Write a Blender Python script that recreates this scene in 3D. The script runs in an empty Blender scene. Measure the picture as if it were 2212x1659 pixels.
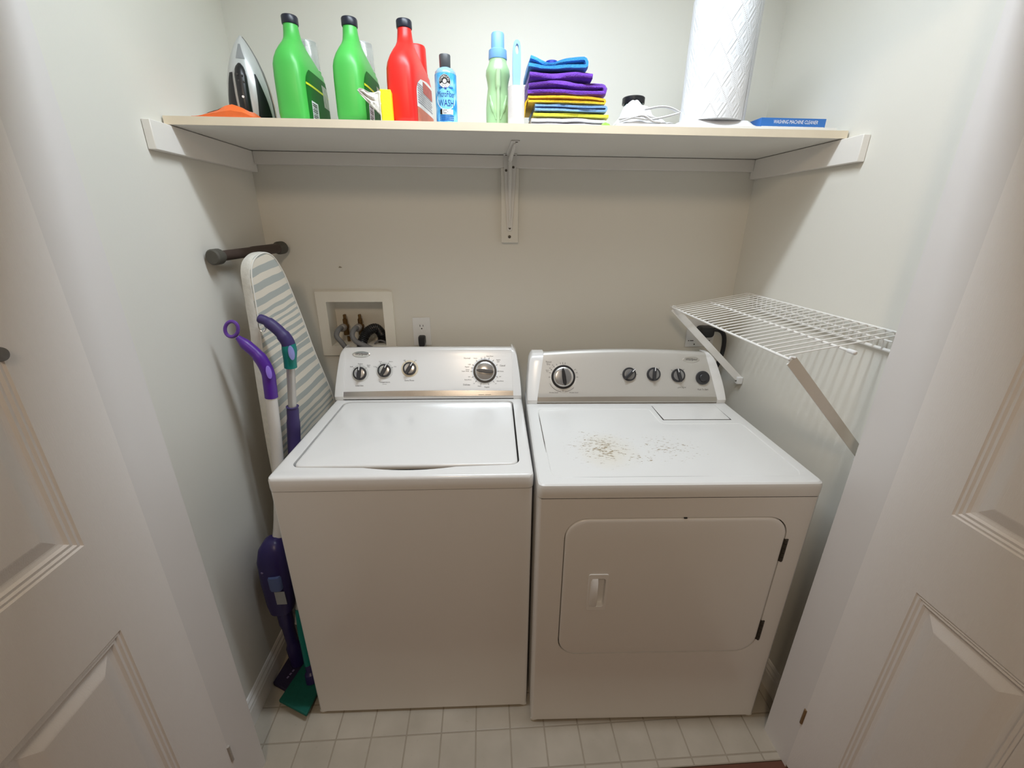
import bpy, bmesh, math, random
from mathutils import Vector, Matrix, noise
from mathutils.geometry import tessellate_polygon
PI = math.pi
random.seed(7)
S = bpy.context.scene
COL = S.collection

# ------------------------------------------------------------------ camera, world, light, exposure
cam = bpy.data.cameras.new('camera')
cam.sensor_fit = 'HORIZONTAL'; cam.sensor_width = 36.0
cam.lens = 918.17 / 2212 * 36.0
cam.clip_start = 0.02
camo = bpy.data.objects.new('camera', cam); COL.objects.link(camo)
_r = Vector((0.99809313, -0.0612774, 0.00742847)); _u = Vector((0.01464485, 0.35199178, 0.93588852))
_f = Vector((0.05996357, 0.93399511, -0.35221798))
M3 = Matrix((_r, _u, -_f)).transposed()
camo.matrix_world = Matrix.Translation((-0.0682, -1.6481, 1.5289)) @ M3.to_4x4()
S.camera = camo

W = bpy.data.worlds.new('world'); S.world = W; W.use_nodes = True
bgn = W.node_tree.nodes['Background']
bgn.inputs[0].default_value = (1.0, 0.73, 0.49, 1); bgn.inputs[1].default_value = 0.118

def add_light(name, kind, loc, energy, color, size, target=None):
    l = bpy.data.lights.new(name, kind); l.energy = energy; l.color = color
    if kind == 'POINT': l.shadow_soft_size = size
    else:
        if isinstance(size, tuple): l.shape = 'RECTANGLE'; l.size, l.size_y = size
        else: l.shape = 'DISK'; l.size = size
    o = bpy.data.objects.new(name, l); COL.objects.link(o); o.location = loc
    if target is not None:
        o.rotation_euler = (Vector(target) - Vector(loc)).to_track_quat('-Z', 'Y').to_euler()
    return o
lamp_ = add_light('closet_lamp', 'AREA', (0.05, -0.725, 2.415), 11.9, (0.80, 0.895, 1.0), (0.85, 0.09)); lamp_.rotation_euler = (0, 0, 0); lamp_.data.spread = math.radians(160)
add_light('hall_lamp', 'AREA', (-0.30, -2.35, 2.38), 9.0, (1.0, 0.79, 0.58), 0.30, (0.5, -1.1, 1.0))

vs = S.view_settings
vs.view_transform = 'Standard'; vs.look = 'None'; vs.gamma = 1.0; vs.use_curve_mapping = False
vs.exposure = 0.0

# ------------------------------------------------------------------ materials
MATS = {}
def mat(name, col, rough=0.5, metal=0.0, bump=None, var=None, trans=0.0, alpha=1.0, coat=0.0, spec=0.5, sheen=0.0):
    """procedural principled material; bump=(scale,strength[,stretch]) var=(scale,amount)"""
    if name in MATS: return MATS[name]
    m = bpy.data.materials.new(name); m.use_nodes = True
    nt = m.node_tree; b = nt.nodes['Principled BSDF']
    c = tuple(col) + (1,) if len(col) == 3 else tuple(col)
    b.inputs['Base Color'].default_value = c
    b.inputs['Roughness'].default_value = rough; b.inputs['Metallic'].default_value = metal
    b.inputs['Specular IOR Level'].default_value = spec
    if trans: b.inputs['Transmission Weight'].default_value = trans
    if alpha < 1: b.inputs['Alpha'].default_value = alpha
    if coat: b.inputs['Coat Weight'].default_value = coat; b.inputs['Coat Roughness'].default_value = 0.15
    if sheen: b.inputs['Sheen Weight'].default_value = sheen
    tc = nt.nodes.new('ShaderNodeTexCoord')
    if var:
        n = nt.nodes.new('ShaderNodeTexNoise'); n.inputs['Scale'].default_value = var[0]; n.inputs['Detail'].default_value = 5
        nt.links.new(tc.outputs['Object'], n.inputs['Vector'])
        mx = nt.nodes.new('ShaderNodeMix'); mx.data_type = 'RGBA'
        a = var[1]
        mx.inputs[6].default_value = tuple(max(0, v * (1 - a)) for v in c[:3]) + (1,)
        mx.inputs[7].default_value = tuple(min(1, v * (1 + a)) for v in c[:3]) + (1,)
        nt.links.new(n.outputs['Fac'], mx.inputs[0]); nt.links.new(mx.outputs[2], b.inputs['Base Color'])
    if bump:
        n2 = nt.nodes.new('ShaderNodeTexNoise'); n2.inputs['Scale'].default_value = bump[0]; n2.inputs['Detail'].default_value = 3
        if len(bump) > 2:
            mp = nt.nodes.new('ShaderNodeMapping'); mp.inputs['Scale'].default_value = bump[2]
            nt.links.new(tc.outputs['Object'], mp.inputs['Vector']); nt.links.new(mp.outputs[0], n2.inputs['Vector'])
        else:
            nt.links.new(tc.outputs['Object'], n2.inputs['Vector'])
        bp = nt.nodes.new('ShaderNodeBump'); bp.inputs['Strength'].default_value = bump[1]; bp.inputs['Distance'].default_value = 0.002
        nt.links.new(n2.outputs['Fac'], bp.inputs['Height']); nt.links.new(bp.outputs[0], b.inputs['Normal'])
    MATS[name] = m
    return m
def N(nt, t, **k):
    n = nt.nodes.new(t)
    for a, v in k.items(): setattr(n, a, v)
    return n
def math_node(nt, op, a, b=None):
    n = N(nt, 'ShaderNodeMath', operation=op)
    for i, v in enumerate((a, b)):
        if v is None: continue
        if isinstance(v, (int, float)): n.inputs[i].default_value = v
        else: nt.links.new(v, n.inputs[i])
    return n.outputs[0]
def mix_col(nt, fac, a, b):
    n = N(nt, 'ShaderNodeMix', data_type='RGBA')
    if isinstance(fac, float): n.inputs[0].default_value = fac
    else: nt.links.new(fac, n.inputs[0])
    for i, v in ((6, a), (7, b)):
        if isinstance(v, tuple): n.inputs[i].default_value = v + (1,)
        else: nt.links.new(v, n.inputs[i])
    return n.outputs[2]
def ramp(nt, src, stops, interp='LINEAR'):
    n = N(nt, 'ShaderNodeValToRGB'); cr = n.color_ramp; cr.interpolation = interp
    while len(cr.elements) < len(stops): cr.elements.new(0.5)
    for e, (p, c) in zip(cr.elements, stops):
        e.position = p; e.color = (c, c, c, 1) if isinstance(c, (int, float)) else tuple(c) + (1,)
    nt.links.new(src, n.inputs[0]); return n.outputs[0]

m_wall = mat('wall_paint', (0.785, 0.762, 0.690), 0.62, bump=(260, 0.06), var=(1.5, 0.015))
m_trim = mat('trim_paint', (0.85, 0.82, 0.77), 0.45, bump=(120, 0.05), var=(6, 0.02))
m_jamb = mat('jamb_paint', (0.77, 0.74, 0.715), 0.45, bump=(120, 0.04), var=(3, 0.015))
m_door = mat('door_paint', (0.85, 0.81, 0.775), 0.5, bump=(60, 0.28, (12, 12, 1.0)), var=(3, 0.012))
m_shelf = mat('shelf_white', (0.80, 0.78, 0.73), 0.5, bump=(150, 0.04), var=(5, 0.03))
m_edge = mat('shelf_edge', (0.80, 0.70, 0.54), 0.5, var=(14, 0.06))
m_enamel = mat('white_enamel', (0.83, 0.82, 0.80), 0.22, bump=(900, 0.02), var=(4, 0.012), coat=0.3)
m_plast = mat('white_plastic', (0.84, 0.84, 0.83), 0.35, var=(20, 0.01))
m_dark = mat('dark_gap', (0.02, 0.017, 0.013), 0.8, var=(30, 0.1))
m_black = mat('black_plastic', (0.012, 0.012, 0.014), 0.35, var=(40, 0.1))
m_knob = mat('knob_charcoal', (0.035, 0.035, 0.038), 0.35, var=(40, 0.05))
m_silver = mat('silver_metal', (0.72, 0.71, 0.69), 0.25, metal=1.0, bump=(300, 0.03, (0.02, 1, 1)))
m_chrome = mat('chrome_face', (0.80, 0.80, 0.79), 0.18, metal=0.85, var=(30, 0.03))
m_console = mat('dryer_console_silver', (0.60, 0.58, 0.54), 0.42, metal=0.35, bump=(900, 0.05), var=(8, 0.02))
m_print = mat('print_dark', (0.06, 0.05, 0.05), 0.6, var=(40, 0.05))
m_rubber = mat('grey_rubber', (0.20, 0.20, 0.205), 0.55, bump=(300, 0.1), var=(30, 0.05))
m_wire = mat('wire_white', (0.86, 0.84, 0.80), 0.35, var=(30, 0.02))
m_steelw = mat('bracket_white', (0.80, 0.78, 0.74), 0.4, var=(30, 0.03))
m_screw = mat('screw_dark', (0.12, 0.105, 0.085), 0.45, metal=0.6, var=(60, 0.1))
m_brass = mat('old_brass', (0.22, 0.13, 0.05), 0.45, metal=0.8, var=(80, 0.3))

# vinyl tile with mottling and dirt
def make_vinyl():
    m = bpy.data.materials.new('vinyl_tile'); m.use_nodes = True; nt = m.node_tree; b = nt.nodes['Principled BSDF']
    g = N(nt, 'ShaderNodeNewGeometry')
    n1 = N(nt, 'ShaderNodeTexNoise'); n1.inputs['Scale'].default_value = 9; n1.inputs['Detail'].default_value = 6
    n2 = N(nt, 'ShaderNodeTexNoise'); n2.inputs['Scale'].default_value = 45; n2.inputs['Detail'].default_value = 6; n2.inputs['Roughness'].default_value = .7
    for n in (n1, n2): nt.links.new(g.outputs['Position'], n.inputs['Vector'])
    base = mix_col(nt, n1.outputs['Fac'], (0.37, 0.325, 0.255), (0.56, 0.50, 0.41))
    spots = ramp(nt, n2.outputs['Fac'], [(0.62, 0.0), (0.74, 1.0)])
    c = mix_col(nt, math_node(nt, 'MULTIPLY', spots, 0.35), base, (0.30, 0.24, 0.16))
    nt.links.new(c, b.inputs['Base Color']); b.inputs['Roughness'].default_value = 0.38
    return m
m_vinyl = make_vinyl()
m_grout = mat('vinyl_joint', (0.345, 0.295, 0.225), 0.6, var=(15, 0.15))
m_wood = mat('hardwood', (0.13, 0.05, 0.028), 0.35, bump=(50, 0.15, (1, 14, 14)), var=(20, 0.25))

def make_scuffed():
    """white enamel of the dryer top with rust chips, scuffs and worn lines of their own shape"""
    m = bpy.data.materials.new('scuffed_enamel'); m.use_nodes = True; nt = m.node_tree; b = nt.nodes['Principled BSDF']
    tc = N(nt, 'ShaderNodeTexCoord'); sp = N(nt, 'ShaderNodeSeparateXYZ'); nt.links.new(tc.outputs['Object'], sp.inputs[0])
    X, Y = sp.outputs[0], sp.outputs[1]
    def blob(cx, cy, rx, ry):
        dx = math_node(nt, 'DIVIDE', math_node(nt, 'SUBTRACT', X, cx), rx); dy = math_node(nt, 'DIVIDE', math_node(nt, 'SUBTRACT', Y, cy), ry)
        d = math_node(nt, 'SQRT', math_node(nt, 'ADD', math_node(nt, 'MULTIPLY', dx, dx), math_node(nt, 'MULTIPLY', dy, dy)))
        return math_node(nt, 'MAXIMUM', math_node(nt, 'SUBTRACT', 1.0, d), 0.0)
    n1 = N(nt, 'ShaderNodeTexNoise'); n1.inputs['Scale'].default_value = 130; n1.inputs['Detail'].default_value = 4; n1.inputs['Roughness'].default_value = .65
    mp = N(nt, 'ShaderNodeMapping'); mp.inputs['Scale'].default_value = (0.55, 1.5, 1); mp.inputs['Rotation'].default_value = (0, 0, 0.3)
    nt.links.new(tc.outputs['Object'], mp.inputs[0]); nt.links.new(mp.outputs[0], n1.inputs['Vector'])
    a = math_node(nt, 'MAXIMUM', blob(0.20, 0.19, 0.125, 0.13), math_node(nt, 'MULTIPLY', blob(0.40, 0.19, 0.12, 0.10), 0.72))
    a = math_node(nt, 'MAXIMUM', a, math_node(nt, 'MULTIPLY', blob(0.30, 0.13, 0.09, 0.05), 0.7))
    v = math_node(nt, 'ADD', n1.outputs['Fac'], math_node(nt, 'MULTIPLY', a, 0.17))
    chips = ramp(nt, v, [(0.665, 0.0), (0.72, 1.0)])
    chips = math_node(nt, 'MULTIPLY', chips, ramp(nt, a, [(0.0, 0.0), (0.12, 1.0)]))
    n3 = N(nt, 'ShaderNodeTexNoise'); n3.inputs['Scale'].default_value = 14; n3.inputs['Detail'].default_value = 4
    nt.links.new(tc.outputs['Object'], n3.inputs['Vector'])
    yellow = math_node(nt, 'MULTIPLY', math_node(nt, 'MULTIPLY', blob(0.215, 0.17, 0.10, 0.12), n3.outputs['Fac']), 0.75)
    grey = math_node(nt, 'MULTIPLY', math_node(nt, 'MULTIPLY', blob(0.50, 0.33, 0.14, 0.05), n3.outputs['Fac']), 0.5)
    def line(axis, pos, w, other, lo, hi):
        d = math_node(nt, 'ABSOLUTE', math_node(nt, 'SUBTRACT', axis, pos))
        l = math_node(nt, 'LESS_THAN', d, w)
        u = math_node(nt, 'DIVIDE', math_node(nt, 'SUBTRACT', other, lo), hi - lo)
        inside = math_node(nt, 'MULTIPLY', math_node(nt, 'GREATER_THAN', u, 0.0), math_node(nt, 'LESS_THAN', u, 1.0))
        taper = ramp(nt, u, [(0.0, 0.2), (0.2, 1.0), (0.8, 1.0), (1.0, 0.1)])
        return math_node(nt, 'MULTIPLY', math_node(nt, 'MULTIPLY', l, inside), taper)
    ln = math_node(nt, 'MAXIMUM', line(Y, 0.0325, 0.0016, X, 0.09, 0.46), line(X, 0.0345, 0.0013, Y, 0.16, 0.44))
    c = mix_col(nt, yellow, (0.80, 0.795, 0.775), (0.74, 0.64, 0.42))
    c = mix_col(nt, grey, c, (0.55, 0.55, 0.55))
    c = mix_col(nt, math_node(nt, 'MULTIPLY', chips, 0.85), c, (0.30, 0.22, 0.11))
    c = mix_col(nt, ln, c, (0.05, 0.035, 0.02))
    nt.links.new(c, b.inputs['Base Color']); b.inputs['Roughness'].default_value = 0.3
    return m
m_scuff = make_scuffed()

def make_stripes():
    m = bpy.data.materials.new('striped_cotton'); m.use_nodes = True; nt = m.node_tree; b = nt.nodes['Principled BSDF']
    tc = N(nt, 'ShaderNodeTexCoord'); sp = N(nt, 'ShaderNodeSeparateXYZ'); nt.links.new(tc.outputs['Object'], sp.inputs[0])
    n1 = N(nt, 'ShaderNodeTexNoise'); n1.inputs['Scale'].default_value = 7; n1.inputs['Detail'].default_value = 2
    nt.links.new(tc.outputs['Object'], n1.inputs['Vector'])
    z = math_node(nt, 'ADD', sp.outputs[2], math_node(nt, 'MULTIPLY', n1.outputs['Fac'], 0.018))
    z = math_node(nt, 'ADD', z, math_node(nt, 'MULTIPLY', sp.outputs[1], -0.22))
    u = math_node(nt, 'FRACT', math_node(nt, 'DIVIDE', math_node(nt, 'ADD', z, 0.045), 0.40))
    st = []
    p = 0.0
    for wdt, on in ((.020, 1), (.016, 0), (.010, 1), (.013, 0), (.013, 1), (.012, 0), (.009, 1), (.012, 0), (.009, 1), (.011, 0), (.009, 1), (.013, 0), (.013, 1), (.018, 0), (.020, 1), (.020, 0), (.022, 1), (.02, 0), (.022, 1), (.022, 0), (.020, 1), (.018, 0), (.016, 1), (.02, 0), (.016, 1), (.016, 0)):
        st.append((min(p / 0.40, 0.999), float(on))); p += wdt
    mask = ramp(nt, u, st[:28], 'CONSTANT')
    n2 = N(nt, 'ShaderNodeTexNoise'); n2.inputs['Scale'].default_value = 400
    nt.links.new(tc.outputs['Object'], n2.inputs['Vector'])
    c = mix_col(nt, mask, (0.72, 0.66, 0.55), (0.40, 0.42, 0.39))
    c = mix_col(nt, math_node(nt, 'MULTIPLY', n2.outputs['Fac'], 0.15), c, (0.3, 0.3, 0.28))
    nt.links.new(c, b.inputs['Base Color']); b.inputs['Roughness'].default_value = 0.9
    bp = N(nt, 'ShaderNodeBump'); bp.inputs['Strength'].default_value = 0.35; bp.inputs['Distance'].default_value = 0.01
    nt.links.new(n1.outputs['Fac'], bp.inputs['Height']); nt.links.new(bp.outputs[0], b.inputs['Normal'])
    return m
m_stripe = make_stripes()

# ------------------------------------------------------------------ mesh helpers
class MB:
    def __init__(s): s.v = []; s.f = []
    def add(s, verts, faces, T=None):
        o = len(s.v)
        s.v += [tuple(T @ Vector(v)) if T else tuple(v) for v in verts]
        s.f += [tuple(i + o for i in f) for f in faces]
        return s
    def box(s, a, b, T=None):
        x0, y0, z0 = a; x1, y1, z1 = b
        vv = [(x0,y0,z0),(x1,y0,z0),(x1,y1,z0),(x0,y1,z0),(x0,y0,z1),(x1,y0,z1),(x1,y1,z1),(x0,y1,z1)]
        return s.add(vv, [(0,3,2,1),(4,5,6,7),(0,1,5,4),(1,2,6,5),(2,3,7,6),(3,0,4,7)], T)
    def rings(s, rs, cap0=True, cap1=True, closed=True, T=None):
        n = len(rs[0]); vv = [p for r in rs for p in r]; ff = []
        for k in range(len(rs) - 1):
            for i in range(n if closed else n - 1):
                j = (i + 1) % n
                ff.append((k*n+i, k*n+j, (k+1)*n+j, (k+1)*n+i))
        if cap0: ff.append(tuple(reversed(range(n))))
        if cap1: ff.append(tuple((len(rs)-1)*n + i for i in range(n)))
        return s.add(vv, ff, T)
    def lathe(s, prof, n=24, T=None, cap0=True, cap1=True):
        return s.rings([[(r*math.cos(2*PI*i/n), r*math.sin(2*PI*i/n), z) for i in range(n)] for r, z in prof], cap0, cap1, T=T)
    def tube(s, pts, r, n=8, closed=False, T=None, flat=1.0):
        pts = [Vector(p) for p in pts]; L = len(pts); rs = []
        t0 = (pts[1] - pts[0]).normalized()
        up = Vector((0, 0, 1)) if abs(t0.z) < .9 else Vector((1, 0, 0))
        nx = t0.cross(up).normalized()
        for k in range(L):
            if closed: t = (pts[(k+1) % L] - pts[k-1]).normalized()
            elif k == 0: t = t0
            elif k == L-1: t = (pts[k] - pts[k-1]).normalized()
            else: t = ((pts[k+1]-pts[k]).normalized() + (pts[k]-pts[k-1]).normalized()).normalized()
            nx = (nx - t * nx.dot(t)).normalized(); ny = t.cross(nx)
            rr = r[k] if isinstance(r, (list, tuple)) else r
            rs.append([tuple(pts[k] + nx*rr*math.cos(2*PI*i/n) + ny*rr*flat*math.sin(2*PI*i/n)) for i in range(n)])
        if closed: rs.append(rs[0])
        return s.rings(rs, not closed, not closed, T=T)
    def prism(s, poly, z0, z1, T=None):
        n = len(poly)
        tri = tessellate_polygon([[Vector((x, y, 0)) for x, y in poly]])
        vv = [(x, y, z0) for x, y in poly] + [(x, y, z1) for x, y in poly]
        ff = [(i, (i+1) % n, n+(i+1) % n, n+i) for i in range(n)]
        for a, b, c in tri:
            ff.append((a+n, b+n, c+n)); ff.append((c, b, a))
        return s.add(vv, ff, T)
    def build(s, name, m, parent=None, bevel=0, seg=2, smooth=True, ang=35, subsurf=0):
        me = bpy.data.meshes.new(name); me.from_pydata(s.v, [], s.f)
        bm = bmesh.new(); bm.from_mesh(me)
        bmesh.ops.remove_doubles(bm, verts=bm.verts, dist=1e-6)
        bmesh.ops.recalc_face_normals(bm, faces=bm.faces); bm.to_mesh(me); bm.free()
        me.materials.append(m)
        o = bpy.data.objects.new(name, me); COL.objects.link(o)
        if parent is not None: o.parent = parent
        if bevel:
            b = o.modifiers.new('bevel', 'BEVEL'); b.width = bevel; b.segments = seg; b.limit_method = 'ANGLE'; b.angle_limit = math.radians(40)
        if subsurf:
            b = o.modifiers.new('subd', 'SUBSURF'); b.levels = subsurf; b.render_levels = subsurf
        if smooth:
            me.shade_smooth(); me.set_sharp_from_angle(angle=math.radians(ang if not bevel else 50))
        return o
def rrect(x0, y0, x1, y1, r, n=6):
    p = []
    for cx, cy, a in ((x1-r, y0+r, -90), (x1-r, y1-r, 0), (x0+r, y1-r, 90), (x0+r, y0+r, 180)):
        for k in range(n+1):
            t = math.radians(a + 90*k/n); p.append((cx + r*math.cos(t), cy + r*math.sin(t)))
    return p
def sup(z, cx, cy, hx, hy, e=2.0, n=28):
    o = []
    for i in range(n):
        t = 2*PI*i/n; c, s_ = math.cos(t), math.sin(t)
        o.append((cx + hx*math.copysign(abs(c)**(2/e), c), cy + hy*math.copysign(abs(s_)**(2/e), s_), z))
    return o
def plate_with_hole(mb, outer, hole, z0, z1, T=None, hole_depth=None):
    """flat plate between z0 and z1 with a hole; hole side walls go down to hole_depth"""
    hd = z0 if hole_depth is None else hole_depth
    tri = tessellate_polygon([[Vector((x, y, 0)) for x, y in outer], [Vector((x, y, 0)) for x, y in hole]])
    allp = list(outer) + list(hole)
    mb.add([(x, y, z1) for x, y in allp], tri, T)
    n = len(outer); mb.rings([[(x, y, z0) for x, y in outer], [(x, y, z1) for x, y in outer]], False, False, T=T)
    mb.rings([[(x, y, hd) for x, y in hole], [(x, y, z1) for x, y in hole]], False, False, T=T)
def bez(pts, n=8):
    """Catmull-Rom through points"""
    P = [Vector(p) for p in pts]; P = [2*P[0]-P[1]] + P + [2*P[-1]-P[-2]]; o = []
    for k in range(1, len(P)-2):
        for i in range(n):
            t = i/n; a, b, c, d = P[k-1], P[k], P[k+1], P[k+2]
            o.append(0.5*((2*b) + (c-a)*t + (2*a-5*b+4*c-d)*t*t + (3*b-a-3*c+d)*t**3))
    o.append(P[-2]); return o
def smooth01(x): x = max(0, min(1, x)); return x*x*(3-2*x)

_tcache = {}
def text_geo(s, size=1.0, align='CENTER', shear=0.0):
    key = (s, align, shear)
    if key not in _tcache:
        cu = bpy.data.curves.new('t', 'FONT'); cu.body = s; cu.align_x = align; cu.align_y = 'CENTER'; cu.resolution_u = 2; cu.shear = shear
        o = bpy.data.objects.new('t', cu); COL.objects.link(o)
        me = bpy.data.meshes.new_from_object(o.evaluated_get(bpy.context.evaluated_depsgraph_get()))
        _tcache[key] = ([tuple(v.co) for v in me.vertices], [tuple(p.vertices) for p in me.polygons])
        bpy.data.objects.remove(o); bpy.data.curves.remove(cu); bpy.data.meshes.remove(me)
    v, f = _tcache[key]
    return [(x*size, y*size) for x, y, z in v], f
def put_text(mb, s, size, fn, align='CENTER', sx=1.0, shear=0.0):
    v, f = text_geo(s, size, align, shear)
    mb.add([fn(x*sx, y) for x, y in v], f)

def tag(o, label=None, cat=None, group=None, kind=None):
    if label: o['label'] = label
    if cat: o['category'] = cat
    if group: o['group'] = group
    if kind: o['kind'] = kind
    return o
def thing(name, label, cat, loc=(0, 0, 0), rz=0, group=None):
    o = bpy.data.objects.new(name, None); COL.objects.link(o); o.location = loc; o.rotation_euler = (0, 0, rz)
    o.empty_display_size = 0.05
    return tag(o, label, cat, group)
def struct(o): o['kind'] = 'structure'; return o
def Tm(loc=(0, 0, 0), rx=0, ry=0, rz=0):
    return Matrix.Translation(loc) @ Matrix.Rotation(rz, 4, 'Z') @ Matrix.Rotation(ry, 4, 'Y') @ Matrix.Rotation(rx, 4, 'X')
def link_copy(o, parent, loc=None):
    c = o.copy(); COL.objects.link(c); c.parent = parent
    if loc is not None: c.location = loc
    return c

# ------------------------------------------------------------------ room shell
XL, XR, YF, YJ = -0.848, 0.913, -0.803, -0.905      # side walls, inner and outer face of the front wall
JL, JR, HC = -0.752, 0.816, 2.44
OX0, OX1, OZ0, OZ1 = -0.666, -0.456, 1.078, 1.251   # opening of the washer outlet box
mb = MB()
T_back = Matrix.Rotation(PI/2, 4, 'X')              # (x,y,z) -> (x,-z,y)
plate_with_hole(mb, [(XL-.1, 0), (XR+.1, 0), (XR+.1, HC), (XL-.1, HC)], [(OX0, OZ0), (OX1, OZ0), (OX1, OZ1), (OX0, OZ1)], -0.12, 0.0, T_back)
wb = struct(mb.build('wall_back', m_wall, smooth=False))
chip = MB()
chip.add([(-.604, -.0006, 1.374), (-.598, -.0006, 1.3735), (-.591, -.0006, 1.3745), (-.594, -.0012, 1.377), (-.599, -.0018, 1.3795), (-.6025, -.0012, 1.377)], [(0, 1, 2, 3, 4, 5)])
chip.build('paint_chip', mat('chip_grey', (0.33, 0.29, 0.22), .8, var=(200, .3)), wb, smooth=False)
struct(MB().box((XL-.1, -0.905, -.05), (XL, 0, HC)).build('wall_left', m_wall, smooth=False))
struct(MB().box((XR, -0.905, -.05), (XR+.1, 0, HC)).build('wall_right', m_wall, smooth=False))
mb = MB().box((XL, YJ, -.02), (JL-.018, YF, HC)).box((JR+.018, YJ, -.02), (XR, YF, HC)).box((JL-.018, YJ, 2.05), (JR+.018, YF, HC))
mb.box((XL-1.2, YJ, -.02), (XL-.1, YF, HC)).box((XR+.1, YJ, -.02), (XR+1.2, YF, HC))
struct(mb.build('wall_front', m_wall, smooth=False))
struct(MB().box((XL-.1, YJ, HC), (XR+.1, .1, HC+.05)).build('ceiling', m_wall, smooth=False))
struct(MB().box((JL-.018, YJ-.001, 0), (JL, YF, 2.032)).build('trim_1', m_jamb, smooth=False))
struct(MB().box((JR, YJ-.001, 0), (JR+.018, YF, 2.032)).build('trim_2', m_jamb, smooth=False))
struct(MB().box((JL-.018, YJ-.001, 2.032), (JR+.018, YF, 2.05)).build('trim_3', m_jamb, smooth=False))

# floor: vinyl sheet whose squares are built one by one
fl = struct(MB().box((XL-.02, -0.888, -.05), (XR+.02, .0, -.0012)).build('floor', m_grout, smooth=False))
PT = 0.1103; GX0 = -0.8905
def tile_mesh(w, d):
    g = .0022; b = .0012
    r0 = rrect(g, g, w-g, d-g, .0015, 2); r1 = rrect(g+b, g+b, w-g-b, d-g-b, .0012, 2)
    return MB().rings([[(x, y, -.0014) for x, y in r0], [(x, y, -.0004) for x, y in r0], [(x, y, 0) for x, y in r1]], False, True)
rows = [(-.888, -.866), (-.866, -.7555)] + [(-.7555+.1105*k, -.645+.1105*k) for k in range(7)]
cache = {}
for y0, y1 in rows:
    for i in range(17):
        x0 = GX0 + PT*i; xa, xb = max(x0, XL), min(x0+PT, XR); yb = min(y1, -.002)
        if xb - xa < .012 or yb - y0 < .01: continue
        key = (round(xb-xa, 3), round(yb-y0, 3))
        if key not in cache:
            o = tile_mesh(xb-xa, yb-y0).build('tile', m_vinyl, fl, smooth=False); cache[key] = o; o.location = (xa, y0, 0)
        else: link_copy(cache[key], fl, (xa, y0, 0))
# hall hardwood beyond the vinyl edge
hf = struct(MB().box((-2.2, -4.2, -.06), (2.2, -0.888, -.012)).build('floor_hall', mat('plank_joint', (.03, .014, .008), .6, var=(20, .2)), smooth=False))
pm = None
for k in range(14):
    y1 = -0.8895 - k*.083
    if pm is None:
        pm = MB().box((-2.2, -.0815, -.012), (2.2, 0, -.001)).build('plank', m_wood, hf, bevel=.001, seg=1); pm.location = (0, y1, 0)
    else: link_copy(pm, hf, (0, y1, 0))

def baseboard(name, x, sgn):
    prof = [(0, 0), (.013, 0), (.013, .062), (.011, .070), (.0115, .076), (.007, .086), (.0065, .093), (.003, .100), (0, .102)]
    vv = MB(); rs = []
    for y in (YF, 0.0): rs.append([(x + sgn*a, y, z) for a, z in prof])
    vv.rings(rs); return struct(vv.build(name, m_trim, smooth=False))
baseboard('baseboard_left', XL, 1); baseboard('baseboard_right', XR, -1)
mb = MB(); prof = [(0, 0), (.013, 0), (.013, .062), (.011, .070), (.007, .086), (.003, .100), (0, .102)]
mb.rings([[(x, -a, z) for a, z in prof] for x in (XL+.013, XR-.013)]); struct(mb.build('baseboard_back', m_trim, smooth=False))

# open panelled doors standing against the jambs; u runs from the hinge towards the hall
def door(name, X, sgn, ang, knuckle):
    root = bpy.data.objects.new(name, None); COL.objects.link(root); root['kind'] = 'structure'
    root.location = (X, YJ - .001, 0); root.rotation_euler = (0, 0, ang)
    Wd, t, st, pw = .775, .035, .122, .218
    cols = [(st, st+pw), (Wd-st-pw, Wd-st)]; rws = [(.19, .820), (1.014, 1.64), (1.74, 1.925)]
    fx = lambda a: sgn*a        # depth from the visible face: 0 at face, positive into the slab
    def bx(mbb, u0, u1, z0, z1, d0=0.0, d1=t):
        xa, xb = sorted((-fx(d0), -fx(d1))); mbb.box((xa, -u1, z0), (xb, -u0, z1))
    s = MB()
    bx(s, 0, Wd, .012, 2.022, .016, t)
    bx(s, 0, st, .012, 2.022, 0, .017); bx(s, Wd-st, Wd, .012, 2.022, 0, .017); bx(s, st+pw, Wd-st-pw, .012, 2.022, 0, .017)
    zs = [.012] + [v for r in rws for v in r] + [2.022]
    for k in range(0, len(zs), 2):
        for a, b in cols: bx(s, a, b, zs[k], zs[k+1], 0, .017)
    s.build('leaf', m_door, root, smooth=False)
    prof = [(0, 0), (.002, .0035), (.007, .0022), (.010, .0058), (.0155, .0045), (.019, .0088), (.025, .0100), (.028, .0100), (.050, .0028), (.053, .0022)]
    for a, b in cols:
        for z0, z1 in rws:
            p = MB(); rs = []
            for ins, dep in prof:
                rs.append([(-fx(dep), -u, z) for u, z in ((a+ins, z0+ins), (b-ins, z0+ins), (b-ins, z1-ins), (a+ins, z1-ins))])
            p.rings(rs, False, True); p.build('panel', m_door, root, smooth=False)
    for zc in (.228, 1.83):
        h = MB(); h.lathe([(.0042, -.028), (.0042, .028)], 10, Tm((sgn*.0005, .0012, zc)))
        h.build('hinge', knuckle, root)
    return root
m_rust = mat('worn_hinge', (.20, .12, .05), .6, var=(90, .4)); m_hpaint = mat('painted_hinge', (.42, .39, .35), .5, var=(90, .2))
d1 = door('door_1', JL, 1, 0, m_hpaint)
d2 = door('door_2', JR, -1, 0, m_rust)
kb = MB().lathe([(.0095, 0), (.0105, .002), (.0095, .005), (.005, .0062), (.0, .0064)], 20, Tm((0, -.128+.003, 1.352), ry=PI/2), cap1=False)
kb.build('round_plug', mat('plug_grey', (.16, .15, .14), .5, var=(60, .1)), d1)

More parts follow.
